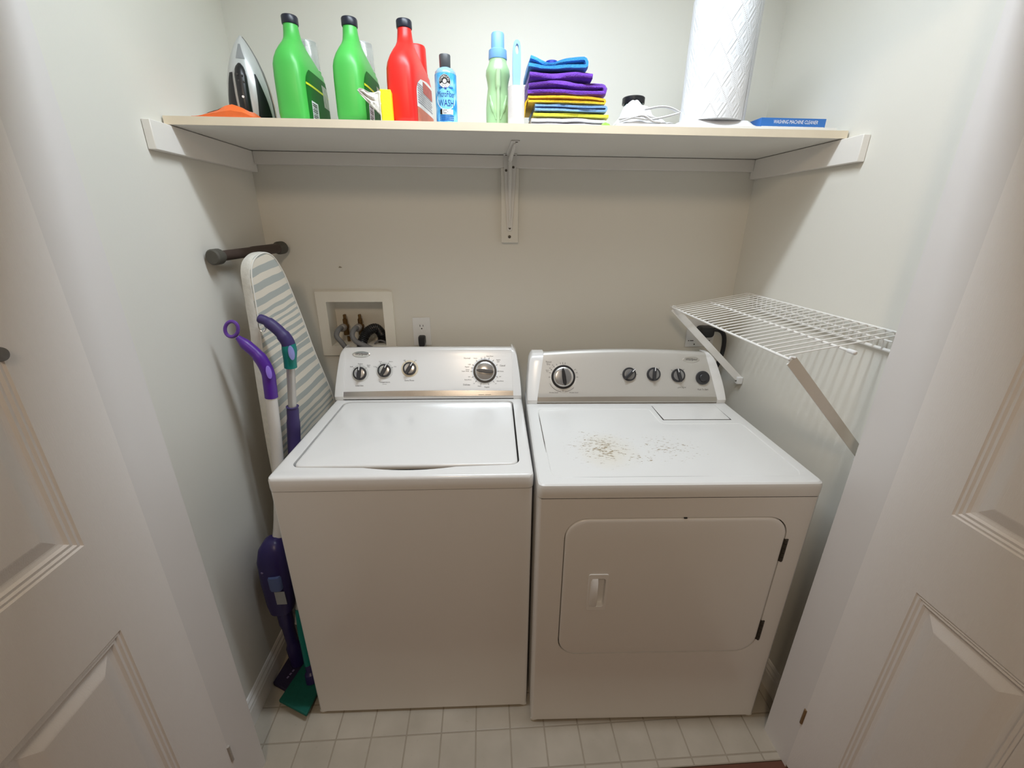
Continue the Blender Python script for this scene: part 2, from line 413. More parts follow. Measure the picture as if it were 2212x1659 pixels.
# ------------------------------------------------------------------ wall shelf on cleats
SZ = 1.750; ST = 1.769; SF = -.406
sh = thing('wall_shelf', 'long white board shelf with beige front edge resting on painted wall cleats', 'shelf', (0, 0, SZ))
bd = MB().box((XL+.004, SF+.0015, 0), (XR-.005, -.002, ST-SZ-.0002)).build('board', m_shelf, sh, smooth=False)
MB().box((XL+.006, SF-.0005, .0002), (XR-.007, SF+.0015, ST-SZ-.0004)).build('edge_band', m_edge, bd, smooth=False)
def cleat(pts):
    return MB().box(*pts).build('cleat', m_trim, sh, bevel=.0015, seg=2)
cleat(((XL+.001, -.478, -.064), (XL+.020, -.001, -.0015)))
cleat(((XR-.020, -.478, -.064), (XR-.001, -.001, -.0015)))
cleat(((XL+.0205, -.019, -.040), (XR-.0205, -.001, -.0015)))

br = thing('shelf_bracket', 'white metal shelf bracket screwed to an upright wooden block on the back wall', 'bracket', (0.0235, -.001, 1.4655))
MB().box((-.0305, -.018, 0), (.0305, 0, .2440)).build('backing_block', mat('block_paint', (.80, .77, .69), .55, var=(10, .03)), br, bevel=.001)
pl = MB(); P = [(-.0225, .282), (.0225, .282), (.0205, .235), (.0085, .045), (.006, .040), (-.006, .040), (-.0085, .045), (-.0205, .235)]
pl.prism(P, .0195, .0215, Matrix.Rotation(PI/2, 4, 'X')); pl.build('wall_plate', m_steelw, br, bevel=.0006)
rb = MB(); rb.tube([(0, -.0205, .05), (0, -.0235, .12), (0, -.026, .262)], [.003, .005, .007], 10); rb.build('rib', m_steelw, br)
ar = MB(); ar.box((-.0125, -.29, .2815), (.0125, -.02, .2838)); ar.box((-.0225, -.045, .2812), (.0225, -.0195, .2838)); ar.build('shelf_arm', m_steelw, br, bevel=.0006)
ar2 = MB(); ar2.tube([(0, -.03, .268), (0, -.12, .272), (0, -.20, .276), (0, -.265, .281)], [.0075, .006, .005, .003], 10); ar2.build('arm_rib', m_steelw, br)
def screw(x, y, z, T0, parent, r=.0042):
    MB().lathe([(r, 0), (r*.9, .001), (r*.3, .0016), (0, .0016)], 12, Matrix.Translation((x, y, z)) @ T0, cap1=False).build('screw', m_screw, parent)
Rf = Matrix.Rotation(PI/2, 4, 'X'); Rd = Matrix.Rotation(PI, 4, 'X')
screw(-.0135, -.0215, .236, Rf, br); screw(.0115, -.0215, .246, Rf, br); screw(0, -.0215, .049, Rf, br)
screw(-.0005, -.0185, .020, Rf, br, .0055)
screw(.004, -.278, .2815, Rd, br); screw(-.014, -.032, .2812, Rd, br); screw(.014, -.032, .2812, Rd, br)

# ------------------------------------------------------------------ washing machine
def frame_thing(name, label, cat, x0, yf, phi): return thing(name, label, cat, (x0, yf, 0), math.radians(phi))
WW = .687
ws = frame_thing('washing_machine', 'white top loading washing machine with three small dials and one large dial', 'washing machine', -.636, -.675, -1.264)
def cabinet(w, dep, root, front_hole=None):
    mb = MB(); o = rrect(0, 0, w, dep, .010, 4)
    mb.rings([[(x, y, .012) for x, y in o], [(x, y, .8695) for x, y in o]])
    return mb
cabinet(WW, .625, ws).build('cabinet', m_enamel, ws, ang=40)
def feet(w, dep, root):
    for x, sx in ((0, 1), (w, -1)):
        f = MB(); f.prism([(x, .0125), (x, .004), (x+sx*.008, .000), (x+sx*.020, .004), (x+sx*.032, .0125)], -.004, .0, Matrix.Translation((0, .0045, 0)) @ Matrix.Rotation(PI/2, 4, 'X'))
        f.build('corner_foot', m_enamel, root)
        b = MB().lathe([(.016, 0), (.018, .004), (.012, .012)], 14, Tm((x+sx*.05, dep-.05, 0))); b.build('leveling_foot', m_black, root)
feet(WW, .625, ws)
def top_plate(w, dep, hole, m, root, hd):
    """top with rolled edges and an opening"""
    mb = MB(); z1 = .914; o = []
    prof = [(-.002, .8725), (-.0025, .880), (-.0025, .903), (-.001, .9095), (.003, .9128), (.008, z1)]
    for ins, z in prof: o.append([(x, y, z) for x, y in rrect(ins, ins, w-ins, dep, .016, 5)])
    mb.rings(o, True, False)
    outer = [(x, y) for x, y, z in o[-1]]
    tri = tessellate_polygon([[Vector((x, y, 0)) for x, y in outer], [Vector((x, y, 0)) for x, y in hole]])
    mb.add([(x, y, z1) for x, y in outer + hole], tri)
    return mb, z1
# lid opening with finger scoop at the front
lx0, lx1, ly0, ly1 = .043, .650, .052, .492
hole = []
g = .0045
base = rrect(lx0-g, ly0-g, lx1+g, ly1+g, .026, 6)
for i, (x, y) in enumerate(base):
    hole.append((x, y))
    if i == len(base)-1:
        for k in range(1, 15):
            t = k/15; xx = .215 + (.50-.215)*t
            hole.append((xx, ly0-g - .020*math.sin(PI*t)**.8))
mb, z1 = top_plate(WW, .62, hole, m_enamel, ws, .885)
mb.rings([[(x, y, .890) for x, y in hole], [(x + (-.0015 if x < .3 else .0015)*0, y, z1) for x, y in hole]], False, False)
mb.build('top_panel', m_enamel, ws, ang=40)
MB().prism(hole, .888, .890).build('lid_well', m_dark, ws)
lid = MB(); rs = []
for ins, z in ((.006, .8995), (.001, .901), (0, .904), (0, .910), (.0015, .9135), (.004, .9150), (.009, .9156)):
    rs.append([(x, y, z) for x, y in rrect(lx0+ins, ly0+ins, lx1-ins, ly1-ins, .022, 6)])
lid.rings(rs); lid.build('lid', m_enamel, ws, ang=40)
# console
def face_fn(bot, top, off=.0004):
    b = Vector((0, *bot)); t = Vector((0, *top)); e = (t-b).normalized(); n = Vector((0, -e.z, e.y))
    return lambda x, s, h=0.0: tuple(Vector((x, 0, 0)) + b + e*s + n*(h+off))
WF = face_fn((.51, .93), (.58, 1.093))
def console_panel(x0b, x1b, x0t, x1t, bot, top, arch, m, root, name='console', bulge=0.0):
    cols = 18; rs = []
    for c in range(cols+1):
        t = c/cols; a = arch*(1-(2*t-1)**2)
        prof = [(.630, .916, 0), (bot[0]+.004, .916, 0), (bot[0]+.001, .919, 0), bot+(0,)]
        for k in range(1, 6): prof.append((bot[0]+(top[0]-bot[0])*k/6*1.0, bot[1]+(top[1]-bot[1])*k/6, k/6))
        prof += [(top[0]-.004, top[1]-.008, .95), (top[0], top[1]-.0015, 1), (top[0]+.006, top[1]+.002, 1), (top[0]+.020, top[1]+.001, 1), (.630, top[1]-.018, 1)]
        ring = []
        for y, z, h in prof:
            hh = max(0, (z-.93)/(top[1]-.93)); x = (x0b+(x0t-x0b)*hh)*(1-t) + (x1b+(x1t-x1b)*hh)*t
            ring.append((x, y, z + a*hh))
        rs.append(ring)
    mbb = MB().rings(rs); return mbb.build(name, m, root, ang=30)
console_panel(.031, WW-.031, .036, WW-.036, (.51, .93), (.58, 1.093), .001, m_enamel, ws)
def end_cap(xo_b, xo_t, xi_b, xi_t, bot, top, root, m=m_enamel):
    rs = []
    zs = [.915, .921, .93, .95, .97, .99, 1.01, 1.03, 1.05, 1.065, 1.077, 1.085, 1.0905]
    zt = top[1]
    for z in zs:
        h = (z-.915)/(1.0905-.915); zz = .915 + h*(zt+.0025-.915)
        hh = max(0, (zz-.93)/(zt-.93)); yf = bot[0]+(top[0]-bot[0])*hh - .003
        if h > .9: yf += ((h-.9)/.1)**2*.010
        if zz < .93: yf = bot[0] - .003 + (.93-zz)*.25
        rnd = .9*((max(0, h-.82)/.18)**2.2)*.012
        xo = xo_b + (xo_t-xo_b)*h**1.6 + math.copysign(rnd, xi_b-xo_b); xi = xi_b+(xi_t-xi_b)*hh
        q = math.copysign(.006, xi_b-xo_b)
        rs.append([(xi, yf, zz), (xo+q, yf, zz), (xo+q*.3, yf+.002, zz), (xo, yf+.007, zz), (xo, .628, zz), (xi, .628, zz)])
    mbb = MB().rings(rs); return mbb.build('console_end_cap', m, root, ang=30)
end_cap(-.003, .020, .031, .036, (.51, .93), (.58, 1.093), ws)
end_cap(WW+.001, WW-.021, WW-.031, WW-.036, (.51, .93), (.58, 1.093), ws)
st = MB(); rs = []
for x in [ .026 + (WW-.052)*k/20 for k in range(21)]:
    s0, s1 = -.0005, .0165 + .0035*(1-(2*(x/WW)-1)**2)
    rs.append([WF(x, s0, .0001), WF(x, s0, .0016), WF(x, s1, .0016), WF(x, s1, .0001)])
st.rings(rs); st.build('silver_strip', m_silver, ws, smooth=False)
gp = MB(); gp.add([WF(.03, -.0118, 0.0012), WF(WW-.03, -.0118, 0.0012), WF(WW-.03, -.0098, 0.0012), WF(.03, -.0098, 0.0012)], [(0, 1, 2, 3)]); gp.build('seam', m_dark, ws)

def disc(fn, cx, cs, r0, h0, prof, n=32):
    """lathe standing on a console face: prof = [(radius,height)...]"""
    return [[fn(cx + r*math.cos(2*PI*i/n), cs + r*math.sin(2*PI*i/n), h) for i in range(n)] for r, h in prof]
m_cream = mat('cream_ring', (.78, .68, .50), .5, var=(60, .1)); m_ring = mat('pale_ring', (.66, .66, .63), .45, var=(60, .05)); m_white = mat('print_white', (.9, .9, .9), .5, var=(60, .01))
def knob(fn, cx, cs, r, root, ang, ring=None, face=m_chrome, grip=m_knob, grip_w=.30, h=.016):
    ca, sa = math.cos(ang), math.sin(ang)
    k = MB().rings(disc(fn, cx, cs, r, 0, [(r, 0), (r, h*.45), (r*.96, h*.55), (r*.78, h*.58)]), True, True).build('knob', grip, root)
    f_ = MB().rings(disc(fn, cx, cs, r, 0, [(r*.76, h*.585), (r*.74, h*.66), (r*.60, h*.70)]), True, True).build('knob_face', face, k)
    w = r*grip_w; L = r*.98; pts = []
    def loc(a, b, hh): return fn(cx + a*ca - b*sa, cs + a*sa + b*ca, hh)
    rs = []
    for a, ww in ((-L, .35), (-L*.8, .8), (-L*.3, 1), (L*.3, 1), (L*.75, .85), (L, .45)):
        rs.append([loc(a, -w*ww, h*.5), loc(a, -w*ww*.8, h*1.25), loc(a, w*ww*.8, h*1.25), loc(a, w*ww, h*.5)])
    MB().rings(rs).build('grip', grip, k, bevel=.0008)
    i = MB(); i.add([loc(L*.45, -w*.22, h*1.27), loc(L*1.0, -w*.22, h*1.27), loc(L*1.0, w*.22, h*1.27), loc(L*.45, w*.22, h*1.27)], [(0, 1, 2, 3)]); i.build('pointer_mark', m_white, k)
    if ring: MB().rings(disc(fn, cx, cs, r, 0, [(r*1.28, 0), (r*1.26, .0012), (r*.98, .0014)]), False, False).build('ring', ring, k)
    return k
knob(WF, .0905, .085, .0245, ws, math.radians(84), m_ring)
knob(WF, .180, .095, .0245, ws, math.radians(62), m_ring)
knob(WF, .2725, .102, .0245, ws, math.radians(58), m_cream)
def big_dial(fn, cx, cs, r, root, ang, outer, facem, gripm):
    k = MB().rings(disc(fn, cx, cs, r, 0, [(r, 0), (r, .003), (r*.97, .0045), (r*.86, .0045)], 40), True, True).build('dial', m_black, root)
    MB().rings(disc(fn, cx, cs, r, 0, [(r*.86, .004), (r*.84, .010), (r*.78, .016), (r*.66, .018)], 40), True, True).build('dial_face', facem, k)
    MB().rings(disc(fn, cx, cs, r, 0, [(r*1.14, 0), (r*1.13, .0006), (r, .0007)], 40), False, False).build('ring', outer, k)
    ca, sa = math.cos(ang), math.sin(ang); rs = []
    def loc(a, b, hh): return fn(cx + a*ca - b*sa, cs + a*sa + b*ca, hh)
    L = r*.72
    for a, ww in ((-L, .05), (-L*.7, .14), (0, .19), (L*.7, .17), (L, .08)):
        rs.append([loc(a, -r*ww, .014), loc(a, -r*ww*.7, .027), loc(a, r*ww*.7, .027), loc(a, r*ww, .014)])
    MB().rings(rs).build('grip', gripm, k, bevel=.001)
    return k
big_dial(WF, .551, .0905, .0435, ws, math.radians(-6), m_white, m_chrome, m_knob)
# badge and printed words
def badge(fn, cx, cs, rx, ry, root, fill):
    n = 36
    rs = [[fn(cx+a*rx*math.cos(2*PI*i/n), cs+a*ry*math.sin(2*PI*i/n), h) for i in range(n)] for a, h in ((1, 0), (1, .0012), (.94, .002), (.88, .0018))]
    b = MB().rings(rs, False, True).build('badge', fill, root)
    t = MB(); put_text(t, 'Whirlpool', .0125, lambda x, y: fn(cx+x, cs+y+.0005, .0022), sx=.85, shear=.25)
    t.tube([fn(cx-.018+.036*k/10, cs+.0055-.0105*abs(k/10-.35), .0022) for k in range(11)], .0003, 4)
    t.build('badge_lettering', m_print, b)
badge(WF, .0945, .156, .0325, .0112, ws, m_chrome)
words = MB()
def wtxt(s, x, y, size, fn, mbw, align='CENTER'): put_text(mbw, s, size, lambda a, b: fn(x+a, y+b, .0002), align, sx=.92)
B1, B2 = .0082, .0060
for s, x, y, z in (('Load Size', .0887, .040, B1), ('Temperature', .180, .0523, B1), ('wash/rinse', .180, .0447, .004), ('Extra Rinse', .2712, .058, B1),
                   ('Medium', .0915, .1204, B2), ('Small', .059, .1103, B2), ('Super', .1218, .1155, B2), ('Plus', .1218, .1097, B2), ('Cool', .1645, .1285, B2), ('Warm', .2027, .1284, B2),
                   ('Cold', .1444, .1098, B2), ('Hot', .2186, .1095, B2), ('Off', .2528, .1326, B2), ('On', .2941, .1324, B2), ('Normal', .4846, .1397, .0085), ('Casual', .6168, .1115, .0085),
                   ('Delicate', .4825, .0406, .0085), ('Heavy', .5155, .1396, B2), ('Light', .4937, .117, B2), ('Regular', .4851, .1074, B2), ('Heavy', .4861, .0974, B2), ('Super Wash', .4782, .0912, B2),
                   ('Extra Rinse', .5695, .1470, B2), ('Regular', .6015, .1331, B2), ('Light', .6005, .1265, B2), ('Heavy', .6135, .0901, B2), ('Regular', .5585, .0315, .0068), ('Heavy', .5304, .0352, B2),
                   ('Extra Rinse', .6075, .0535, B2), ('Extra Rinse', .4875, .0591, B2), ('Light', .607, .0705, .0045), ('Light', .492, .0705, .0045), ('Off', .591, .0440, .0045), ('Off', .510, .0450, .0045)):
    wtxt(s, x, y, z, WF, words)
def ticks(fn, cx, cs, r0, r1, angs, mbw, w=.0005):
    for a in angs:
        a = math.radians(a); c, s_ = math.cos(a), math.sin(a)
        mbw.add([fn(cx+r0*c-w*s_, cs+r0*s_+w*c, .0018), fn(cx+r0*c+w*s_, cs+r0*s_-w*c, .0018), fn(cx+r1*c+w*s_, cs+r1*s_-w*c, .0018), fn(cx+r1*c-w*s_, cs+r1*s_+w*c, .0018)], [(0, 1, 2, 3)])
ticks(WF, .0905, .085, .026, .0325, (42, 90, 138), words); ticks(WF, .180, .095, .026, .034, (22, 62, 118, 158), words); ticks(WF, .2725, .102, .026, .034, (55, 122), words)
ticks(WF, .551, .0905, .046, .054, (0, 28, 52, 72, 90, 105, 128, 152, 165, 180, 205, 228, 252, 285, 310, 335), words, .0006)
tag(words.build('console_lettering', m_print, ws, smooth=False), kind='stuff')
sm = MB(); [sm.add([WF(.527+.0042*k, .0025, .0019), WF(.527+.0042*k+.0032, .0025, .0019), WF(.527+.0042*k+.0032, .0045, .0019), WF(.527+.0042*k, .0045, .0019)], [(0, 1, 2, 3)]) for k in range(11) if k != 5]; tag(sm.build('strip_lettering', m_print, ws, smooth=False), kind='stuff')

# ------------------------------------------------------------------ dryer
DW = .737
dr = frame_thing('clothes_dryer', 'white front door clothes dryer with silver console and rust scuffs on top', 'dryer', .0605, -.739, -2.078)
Tfr = Matrix.Rotation(PI/2, 4, 'X')       # plate (x,y=z) facing -Y ; plate z -> -Y
dx0, dx1, dz0, dz1 = .0755, .672, .311, .805
dh = rrect(dx0-.003, dz0-.003, dx1+.003, dz1+.003, .062, 8)
mb = MB()
plate_with_hole(mb, [(0.008, .012), (DW-.008, .012), (DW-.008, .8695), (.008, .8695)], dh, -.02, 0, Tfr)
# rounded cabinet sides
sd_ = [(DW-.008, 0), (DW-.003, .0022), (DW, .008), (DW, .665), (0, .665), (0, .008), (.003, .0022), (.008, 0)]
mb.rings([[(x, y, .012) for x, y in sd_], [(x, y, .8695) for x, y in sd_]], True, True, closed=False)
mb.build('cabinet', m_enamel, dr, ang=40)
MB().prism(dh, -.021, -.0195, Tfr).build('door_recess', m_dark, dr)
feet(DW, .665, dr)
rs = []
for ins, dpt in ((.004, -.018), (0, -.014), (0, -.001), (.0015, .0012), (.004, .0022), (.010, .0026)):
    rs.append([(x, y, dpt) for x, y in rrect(dx0+ins, dz0+ins, dx1-ins, dz1-ins, .059-ins*.5, 8)])
outer = [(p[0], p[1]) for p in rs[-1]]
hh = rrect(.1585, .499, .1975, .6135, .005, 3)
mb = MB(); mb.rings(rs, True, False, T=Tfr)
tri = tessellate_polygon([[Vector((x, y, 0)) for x, y in outer], [Vector((x, y, 0)) for x, y in hh]])
mb.add([(x, y, .0026) for x, y in outer + hh], tri, Tfr)
ddoor = mb.build('door', m_enamel, dr, ang=40)
# pocket handle: frame plate, scooped pocket and pull lip
hd = MB(); plate_with_hole(hd, rrect(.148, .4905, .203, .6225, .005, 3), rrect(.1675, .505, .196, .607, .008, 4), .0024, .0048, Tfr, hole_depth=-.012)
hd.add([(x, y, -.012) for x, y in rrect(.1675, .505, .196, .607, .008, 4)], [tuple(range(20))], Tfr)
hnd = hd.build('handle', m_plast, ddoor, bevel=.0006)
lp = MB(); rs = []
for z, o_ in ((.505, 0), (.515, .006), (.56, .008), (.598, .006), (.607, 0)):
    rs.append([(.154, -.0045, z), (.160, -.0050-o_*.6, z), (.1735, -.0052-o_, z), (.1745, -.003-o_*.6, z), (.1685, -.001, z)])
lp.rings(rs); lp.build('pull_lip', m_plast, hnd)
for zc in (.697, .398):
    h = MB()
    for k in range(5): h.lathe([(.0042, -.0066), (.0042, .0066)], 10, Tm((.6775, -.0022, zc-.030+.015*k)))
    h.box((.671, -.002, zc-.037), (.684, .002, zc+.037)); h.build('door_hinge', mat('dark_hinge', (.06, .052, .04), .55, metal=.4, var=(90, .4)), dr)
lt = MB().box((.386, -.0028, .8055), (.395, .004, .8095)).build('door_catch', m_black, dr, bevel=.001)
# top with pressed panel (notched at the rear right) and lint door
nt_hole = [(.060, .031), (.68, .031), (.6965, .036), (.706, .055), (.706, .330), (.700, .343), (.690, .3465), (.452, .3465), (.442, .350), (.437, .358), (.4345, .455), (.430, .465), (.42, .468), (.050, .468), (.040, .464), (.035, .452), (.035, .055), (.043, .036)]
mb, z1 = top_plate(DW, .655, nt_hole, m_scuff, dr, .9)
cxm, cym = .36, .22
inner = []
nn = len(nt_hole)
for i in range(nn):
    p0, p1, p2 = Vector(nt_hole[i-1]), Vector(nt_hole[i]), Vector(nt_hole[(i+1) % nn])
    nrm = ((p1-p0).normalized() + (p2-p1).normalized()).normalized(); inner.append(tuple(p1 + Vector((-nrm.y, nrm.x))*.0035))
tri = tessellate_polygon([[Vector((x, y, 0)) for x, y in inner]])
mb.rings([[(x, y, z1) for x, y in nt_hole], [(x, y, z1-.0016) for x, y in inner]], False, False)
mb.add([(x, y, z1-.0016) for x, y in inner], tri)
mb.build('top_panel', m_scuff, dr, ang=20)
MB().box((.4505, .3715, .912), (.6845, .49, .9143)).build('lint_door_gap', m_dark, dr, smooth=False)
ld = MB(); ld.prism([(.4545, .3745), (.6805, .3745), (.6835, .49), (.4515, .49)], .9125, .9162)
ld.build('lint_door', m_enamel, dr, bevel=.0012)
DF = face_fn((.512, .93), (.578, 1.088))
console_panel(.036, .700, .0605, .660, (.512, .93), (.578, 1.087), .011, m_console, dr)
end_cap(.000, .010, .036, .0605, (.512, .93), (.578, 1.084), dr)
end_cap(.7345, .689, .700, .660, (.512, .93), (.578, 1.084), dr)
st = MB(); st.rings([[DF(x, -.0055, .0001), DF(x, -.0055, .0012), DF(x, .0085+.003*(1-(2*(x/DW)-1)**2), .0012), DF(x, .0085+.003*(1-(2*(x/DW)-1)**2), .0001)] for x in [.038+.659*k/20 for k in range(21)]])
st.build('trim_strip', mat('strip_tan', (.48, .45, .40), .3, metal=.7, bump=(300, .03, (.02, 1, 1))), dr, smooth=False)
m_dface = mat('dial_grey', (.30, .30, .30), .3, metal=.6, var=(30, .05)); m_dring = mat('dial_ring', (.70, .67, .62), .4, metal=.2, var=(30, .02))
big_dial(DF, .132, .0837, .0437, dr, math.radians(-82), m_dring, m_chrome, m_black)
k = MB().rings(disc(DF, .132, .0837, 1, 0, [(.0275, .0175), (.0272, .0192), (.024, .0198)], 36), True, True); k.build('dial_center', m_dface, dr)
for cx, cs, an in ((.3737, .0932, 45), (.4638, .0931, 85), (.5549, .0887, 105)):
    knob(DF, cx, cs, .0250, dr, math.radians(an), None, face=m_dface, grip_w=.26)
bt = MB().rings(disc(DF, .6462, .0797, 1, 0, [(.0252, 0), (.0252, .006), (.0235, .008), (.0155, .008), (.015, .0075), (.0145, .012), (.0125, .0135)], 32), True, True); bt.build('start_button', m_knob, dr)
badge(DF, .6051, .147, .0312, .0110, dr, mat('badge_silver', (.62, .60, .56), .3, metal=.7, var=(30, .03)))
words = MB()
for s, x, y, z in (('Temperature', .375, .0507, .0083), ('Wrinkle Shield', .4657, .0498, .0080), ('End Of Cycle Signal', .5567, .0447, .0076), ('Push To Start', .648, .0368, .0078),
                   ('Medium', .4008, .1232, B2), ('Low', .3699, .1335, B2), ('Extra Low', .3395, .1233, B2), ('Air Only', .3293, .0962, B2), ('High', .414, .0962, B2), ('Off', .4328, .1179, B2), ('30 Minute', .4597, .1278, B2),
                   ('60 Minute', .4978, .1178, B2), ('Off', .5238, .1132, B2), ('Louder', .5847, .1128, B2), ('Timed', .0783, .1385, .0088), ('Dry', .0783, .1305, .0088), ('AccuDry', .2107, .1218, .0100),
                   ('Energy Preferred', .2093, .0845, .0066), ('Delicate', .1996, .0747, B2), ('Damp Dry', .1996, .0680, B2), ('Cool Down', .1917, .0546, B2), ('Very Dry', .1946, .1069, B2), ('Heavy', .1876, .1139, B2), ('Normal', .1946, .1003, B2),
                   ('Wrinkle Shield', .0963, .0268, B2), ('Wrinkle Shield', .1699, .0265, B2), ('Cool', .1524, .1408, B2), ('Down', .1524, .1350, B2), ('Touch', .1267, .1436, .0052), ('Up', .1267, .1390, .0052), ('20', .1065, .1341, B2),
                   ('40', .0934, .127, B2), ('60', .0834, .1161, B2), ('Heavy', .0738, .1085, .0052), ('Dry', .0738, .1035, .0052)):
    wtxt(s, x, y, z, DF, words)
ticks(DF, .3737, .0932, .0265, .032, (0, 48, 95, 135, 180), words); ticks(DF, .4638, .0931, .0265, .033, (45, 98, 138), words); ticks(DF, .5549, .0887, .0265, .033, (45, 140), words)
ticks(DF, .132, .0837, .047, .054, (0, 18, 32, 82, 92, 102, 118, 132, 148, 162, 180, 268), words, .0006)
for a0, a1 in ((205, 262), (276, 315), (10, 34)):
    words.tube([DF(.132+.0545*math.cos(math.radians(a0+(a1-a0)*k/12)), .0837+.0545*math.sin(math.radians(a0+(a1-a0)*k/12)), .0006) for k in range(13)], .0006, 4)
tag(words.build('console_lettering', m_print, dr, smooth=False), kind='stuff')

# ------------------------------------------------------------------ washer outlet box, hoses, sockets
m_box = mat('box_cream', (.90, .87, .78), .5, var=(20, .03))
ob = thing('outlet_box', 'square cream washer supply box recessed in the back wall above the washer', 'outlet box', (-.56, 0, 1.041))
fr = MB(); plate_with_hole(fr, rrect(-.142, .0, .142, .248, .003, 2), rrect(OX0+.56+.001, OZ0-1.041+.001, OX1+.56-.001, OZ1-1.041-.001, .002, 2), 0, .010, T_back, hole_depth=-.083)
fr.build('frame', m_box, ob, bevel=.0012)
MB().box((OX0+.56, .080, OZ0-1.041), (OX1+.56, .084, OZ1-1.041)).build('back_panel', m_box, ob, smooth=False)
for vx in (-.064, -.006):
    v = MB(); v.lathe([(.011, 0), (.011, .028), (.013, .028), (.013, .040), (.009, .044), (.009, .062), (.006, .066)], 14, Tm((vx, .055, .068)))
    v.lathe([(.010, 0), (.010, .03)], 12, Tm((vx, .055, .104), rx=PI/2)); v.lathe([(.006, 0), (.006, .02)], 10, Tm((vx+.004, .06, .040)))
    vo = v.build('valve', m_brass, ob)
    MB().box((vx-.004, .046, .132), (vx+.006, .060, .150)).build('valve_stem', m_brass, vo, bevel=.002)
def hose(name, label, pts, r, m, cat='hose'):
    h = thing(name, label, cat, pts[0])
    P = [Vector(q) - Vector(pts[0]) for q in bez(pts, 8)]
    MB().tube(P, r, 12).build('tube', m, h); return h
for vx, dx, lab in ((-.624, .036, 'grey rubber supply hose on the left brass valve of the wall box'), (-.566, .09, 'grey rubber supply hose on the right brass valve of the wall box')):
    h = hose('supply_hose', lab, [(vx, .022, 1.146), (vx-.004, -.018, 1.148), (vx-.008, -.040, 1.128), (vx+.008, -.044, 1.104), (vx+dx*.5, -.040, 1.084), (vx+dx*.85, -.028, 1.055), (vx+dx, -.026, .98)], .0095, m_rubber)
    h['group'] = 'washer supply hoses'
    MB().lathe([(.0145, 0), (.0145, .018), (.011, .021)], 16, Tm((0, .002, 0), rx=PI/2)).build('coupling', mat('coupling_grey', (.33, .30, .28), .4, metal=.3, var=(60, .1)), h)
dh_ = thing('drain_hose', 'black corrugated drain hose hooked into the wall box', 'hose', (-.515, .058, 1.06))
pts = bez([(.030, -.006, .02), (.028, -.004, .050), (.012, -.020, .078), (-.012, -.045, .072), (-.030, -.058, .045), (-.040, -.060, .01), (-.042, -.058, -.06)], 12)
rr = [.0195 if (k % 2) else .0175 for k in range(len(pts))]
MB().tube(pts, rr, 14).build('corrugated_tube', m_black, dh_)
MB().tube([(.048 + .0*k, -.03, .012) if False else (.030+.028*math.cos(PI*k/8), -.040, .004+.030*math.sin(PI*k/8)) for k in range(9)], .006, 8, flat=.5).build('hose_guide', m_rubber, dh_)

so = thing('wall_outlet', 'white duplex wall outlet with a black plug in its lower socket', 'outlet', (-.3165, 0, 1.0785))
MB().prism(rrect(-.0335, 0, .0335, .110, .003, 3), 0, .005, T_back).build('cover_plate', m_plast, so, bevel=.0015)
for zc in (.0745, .033):
    f = MB(); f.prism([(max(-.0145, min(.0145, .0172*math.cos(a))), zc+.0140*math.sin(a)) for a in [2*PI*k/28 for k in range(28)]], .004, .0068, T_back); fo = f.build('socket_face', m_plast, so, bevel=.0006)
    for sx, w, h in ((-.006, .0011, .004), (.006, .0011, .0032)):
        MB().box((sx-w, -.0072, zc+.003-h+.001), (sx+w, -.0060, zc+.003+h+.001)).build('slot', m_dark, fo, smooth=False)
    MB().lathe([(.0025, 0), (.0025, .0012)], 10, Tm((0, -.006, zc-.0075), rx=PI/2)).build('ground_hole', m_dark, fo)
MB().lathe([(.0028, 0), (.002, .0012), (0, .0014)], 10, Tm((0, -.005, .054), rx=PI/2), cap1=False).build('plate_screw', m_plast, so)
pg = thing('power_plug', 'black power plug and cord in the outlet behind the washer', 'plug', (-.3165, -.0072, 1.108))
pb = MB(); pb.rings([[(x, 0, z) for x, z in rrect(-.0135, -.020, .0135, .012, .006, 3)], [(x, -.018, z) for x, z in rrect(-.0135, -.022, .0135, .011, .006, 3)], [(x*.8, -.026, z) for x, z in rrect(-.0135, -.028, .0135, .006, .006, 3)]]); pb.build('plug_body', m_black, pg)
MB().tube(bez([(0, -.014, -.018), (0, -.016, -.045), (0.002, -.012, -.08), (.004, -.008, -.16)], 6), [.0085]*6+[.0075]*6+[.006]*7, 10).build('cord', m_black, pg)

do = thing('range_outlet', 'white dryer outlet plate on the back wall under the wire shelf', 'outlet', (.806, 0, 1.062))
MB().prism(rrect(-.058, 0, .058, .116, .003, 3), 0, .005, T_back).build('cover_plate', m_plast, do, bevel=.0015)
MB().lathe([(.026, 0), (.025, .004)], 28, Tm((0, -.004, .066), rx=PI/2)).build('socket_face', mat('socket_grey', (.6, .58, .54), .5, var=(30, .03)), do)
for x, z, r in ((-.020, .010, .003), (.02, .106, .003)): MB().lathe([(r, 0), (r*.5, .001)], 10, Tm((x, -.005, z), rx=PI/2)).build('plate_screw', m_screw, do)
w_ = MB(); [w_.box((x, -.0056, .024), (x+.004, -.0050, .0275)) for x in (-.048, -.040, -.035, -.030, .030, .035, .040)]; tag(w_.build('plate_lettering', m_print, do, smooth=False), kind='stuff')
dc = thing('dryer_cord', 'thick black dryer plug and cord curling down behind the dryer', 'cord', (.812, -.0085, 1.128))
pb = MB(); pb.rings([[(x, y, z) for x, z in rrect(-.030+a, -.022+b, .034-a, .024-b, .014-a*.5, 4)] for y, a, b in ((0, 0, 0), (-.022, 0, 0), (-.034, .004, .004), (-.038, .010, .010))]); pb.build('plug_body', m_black, dc)
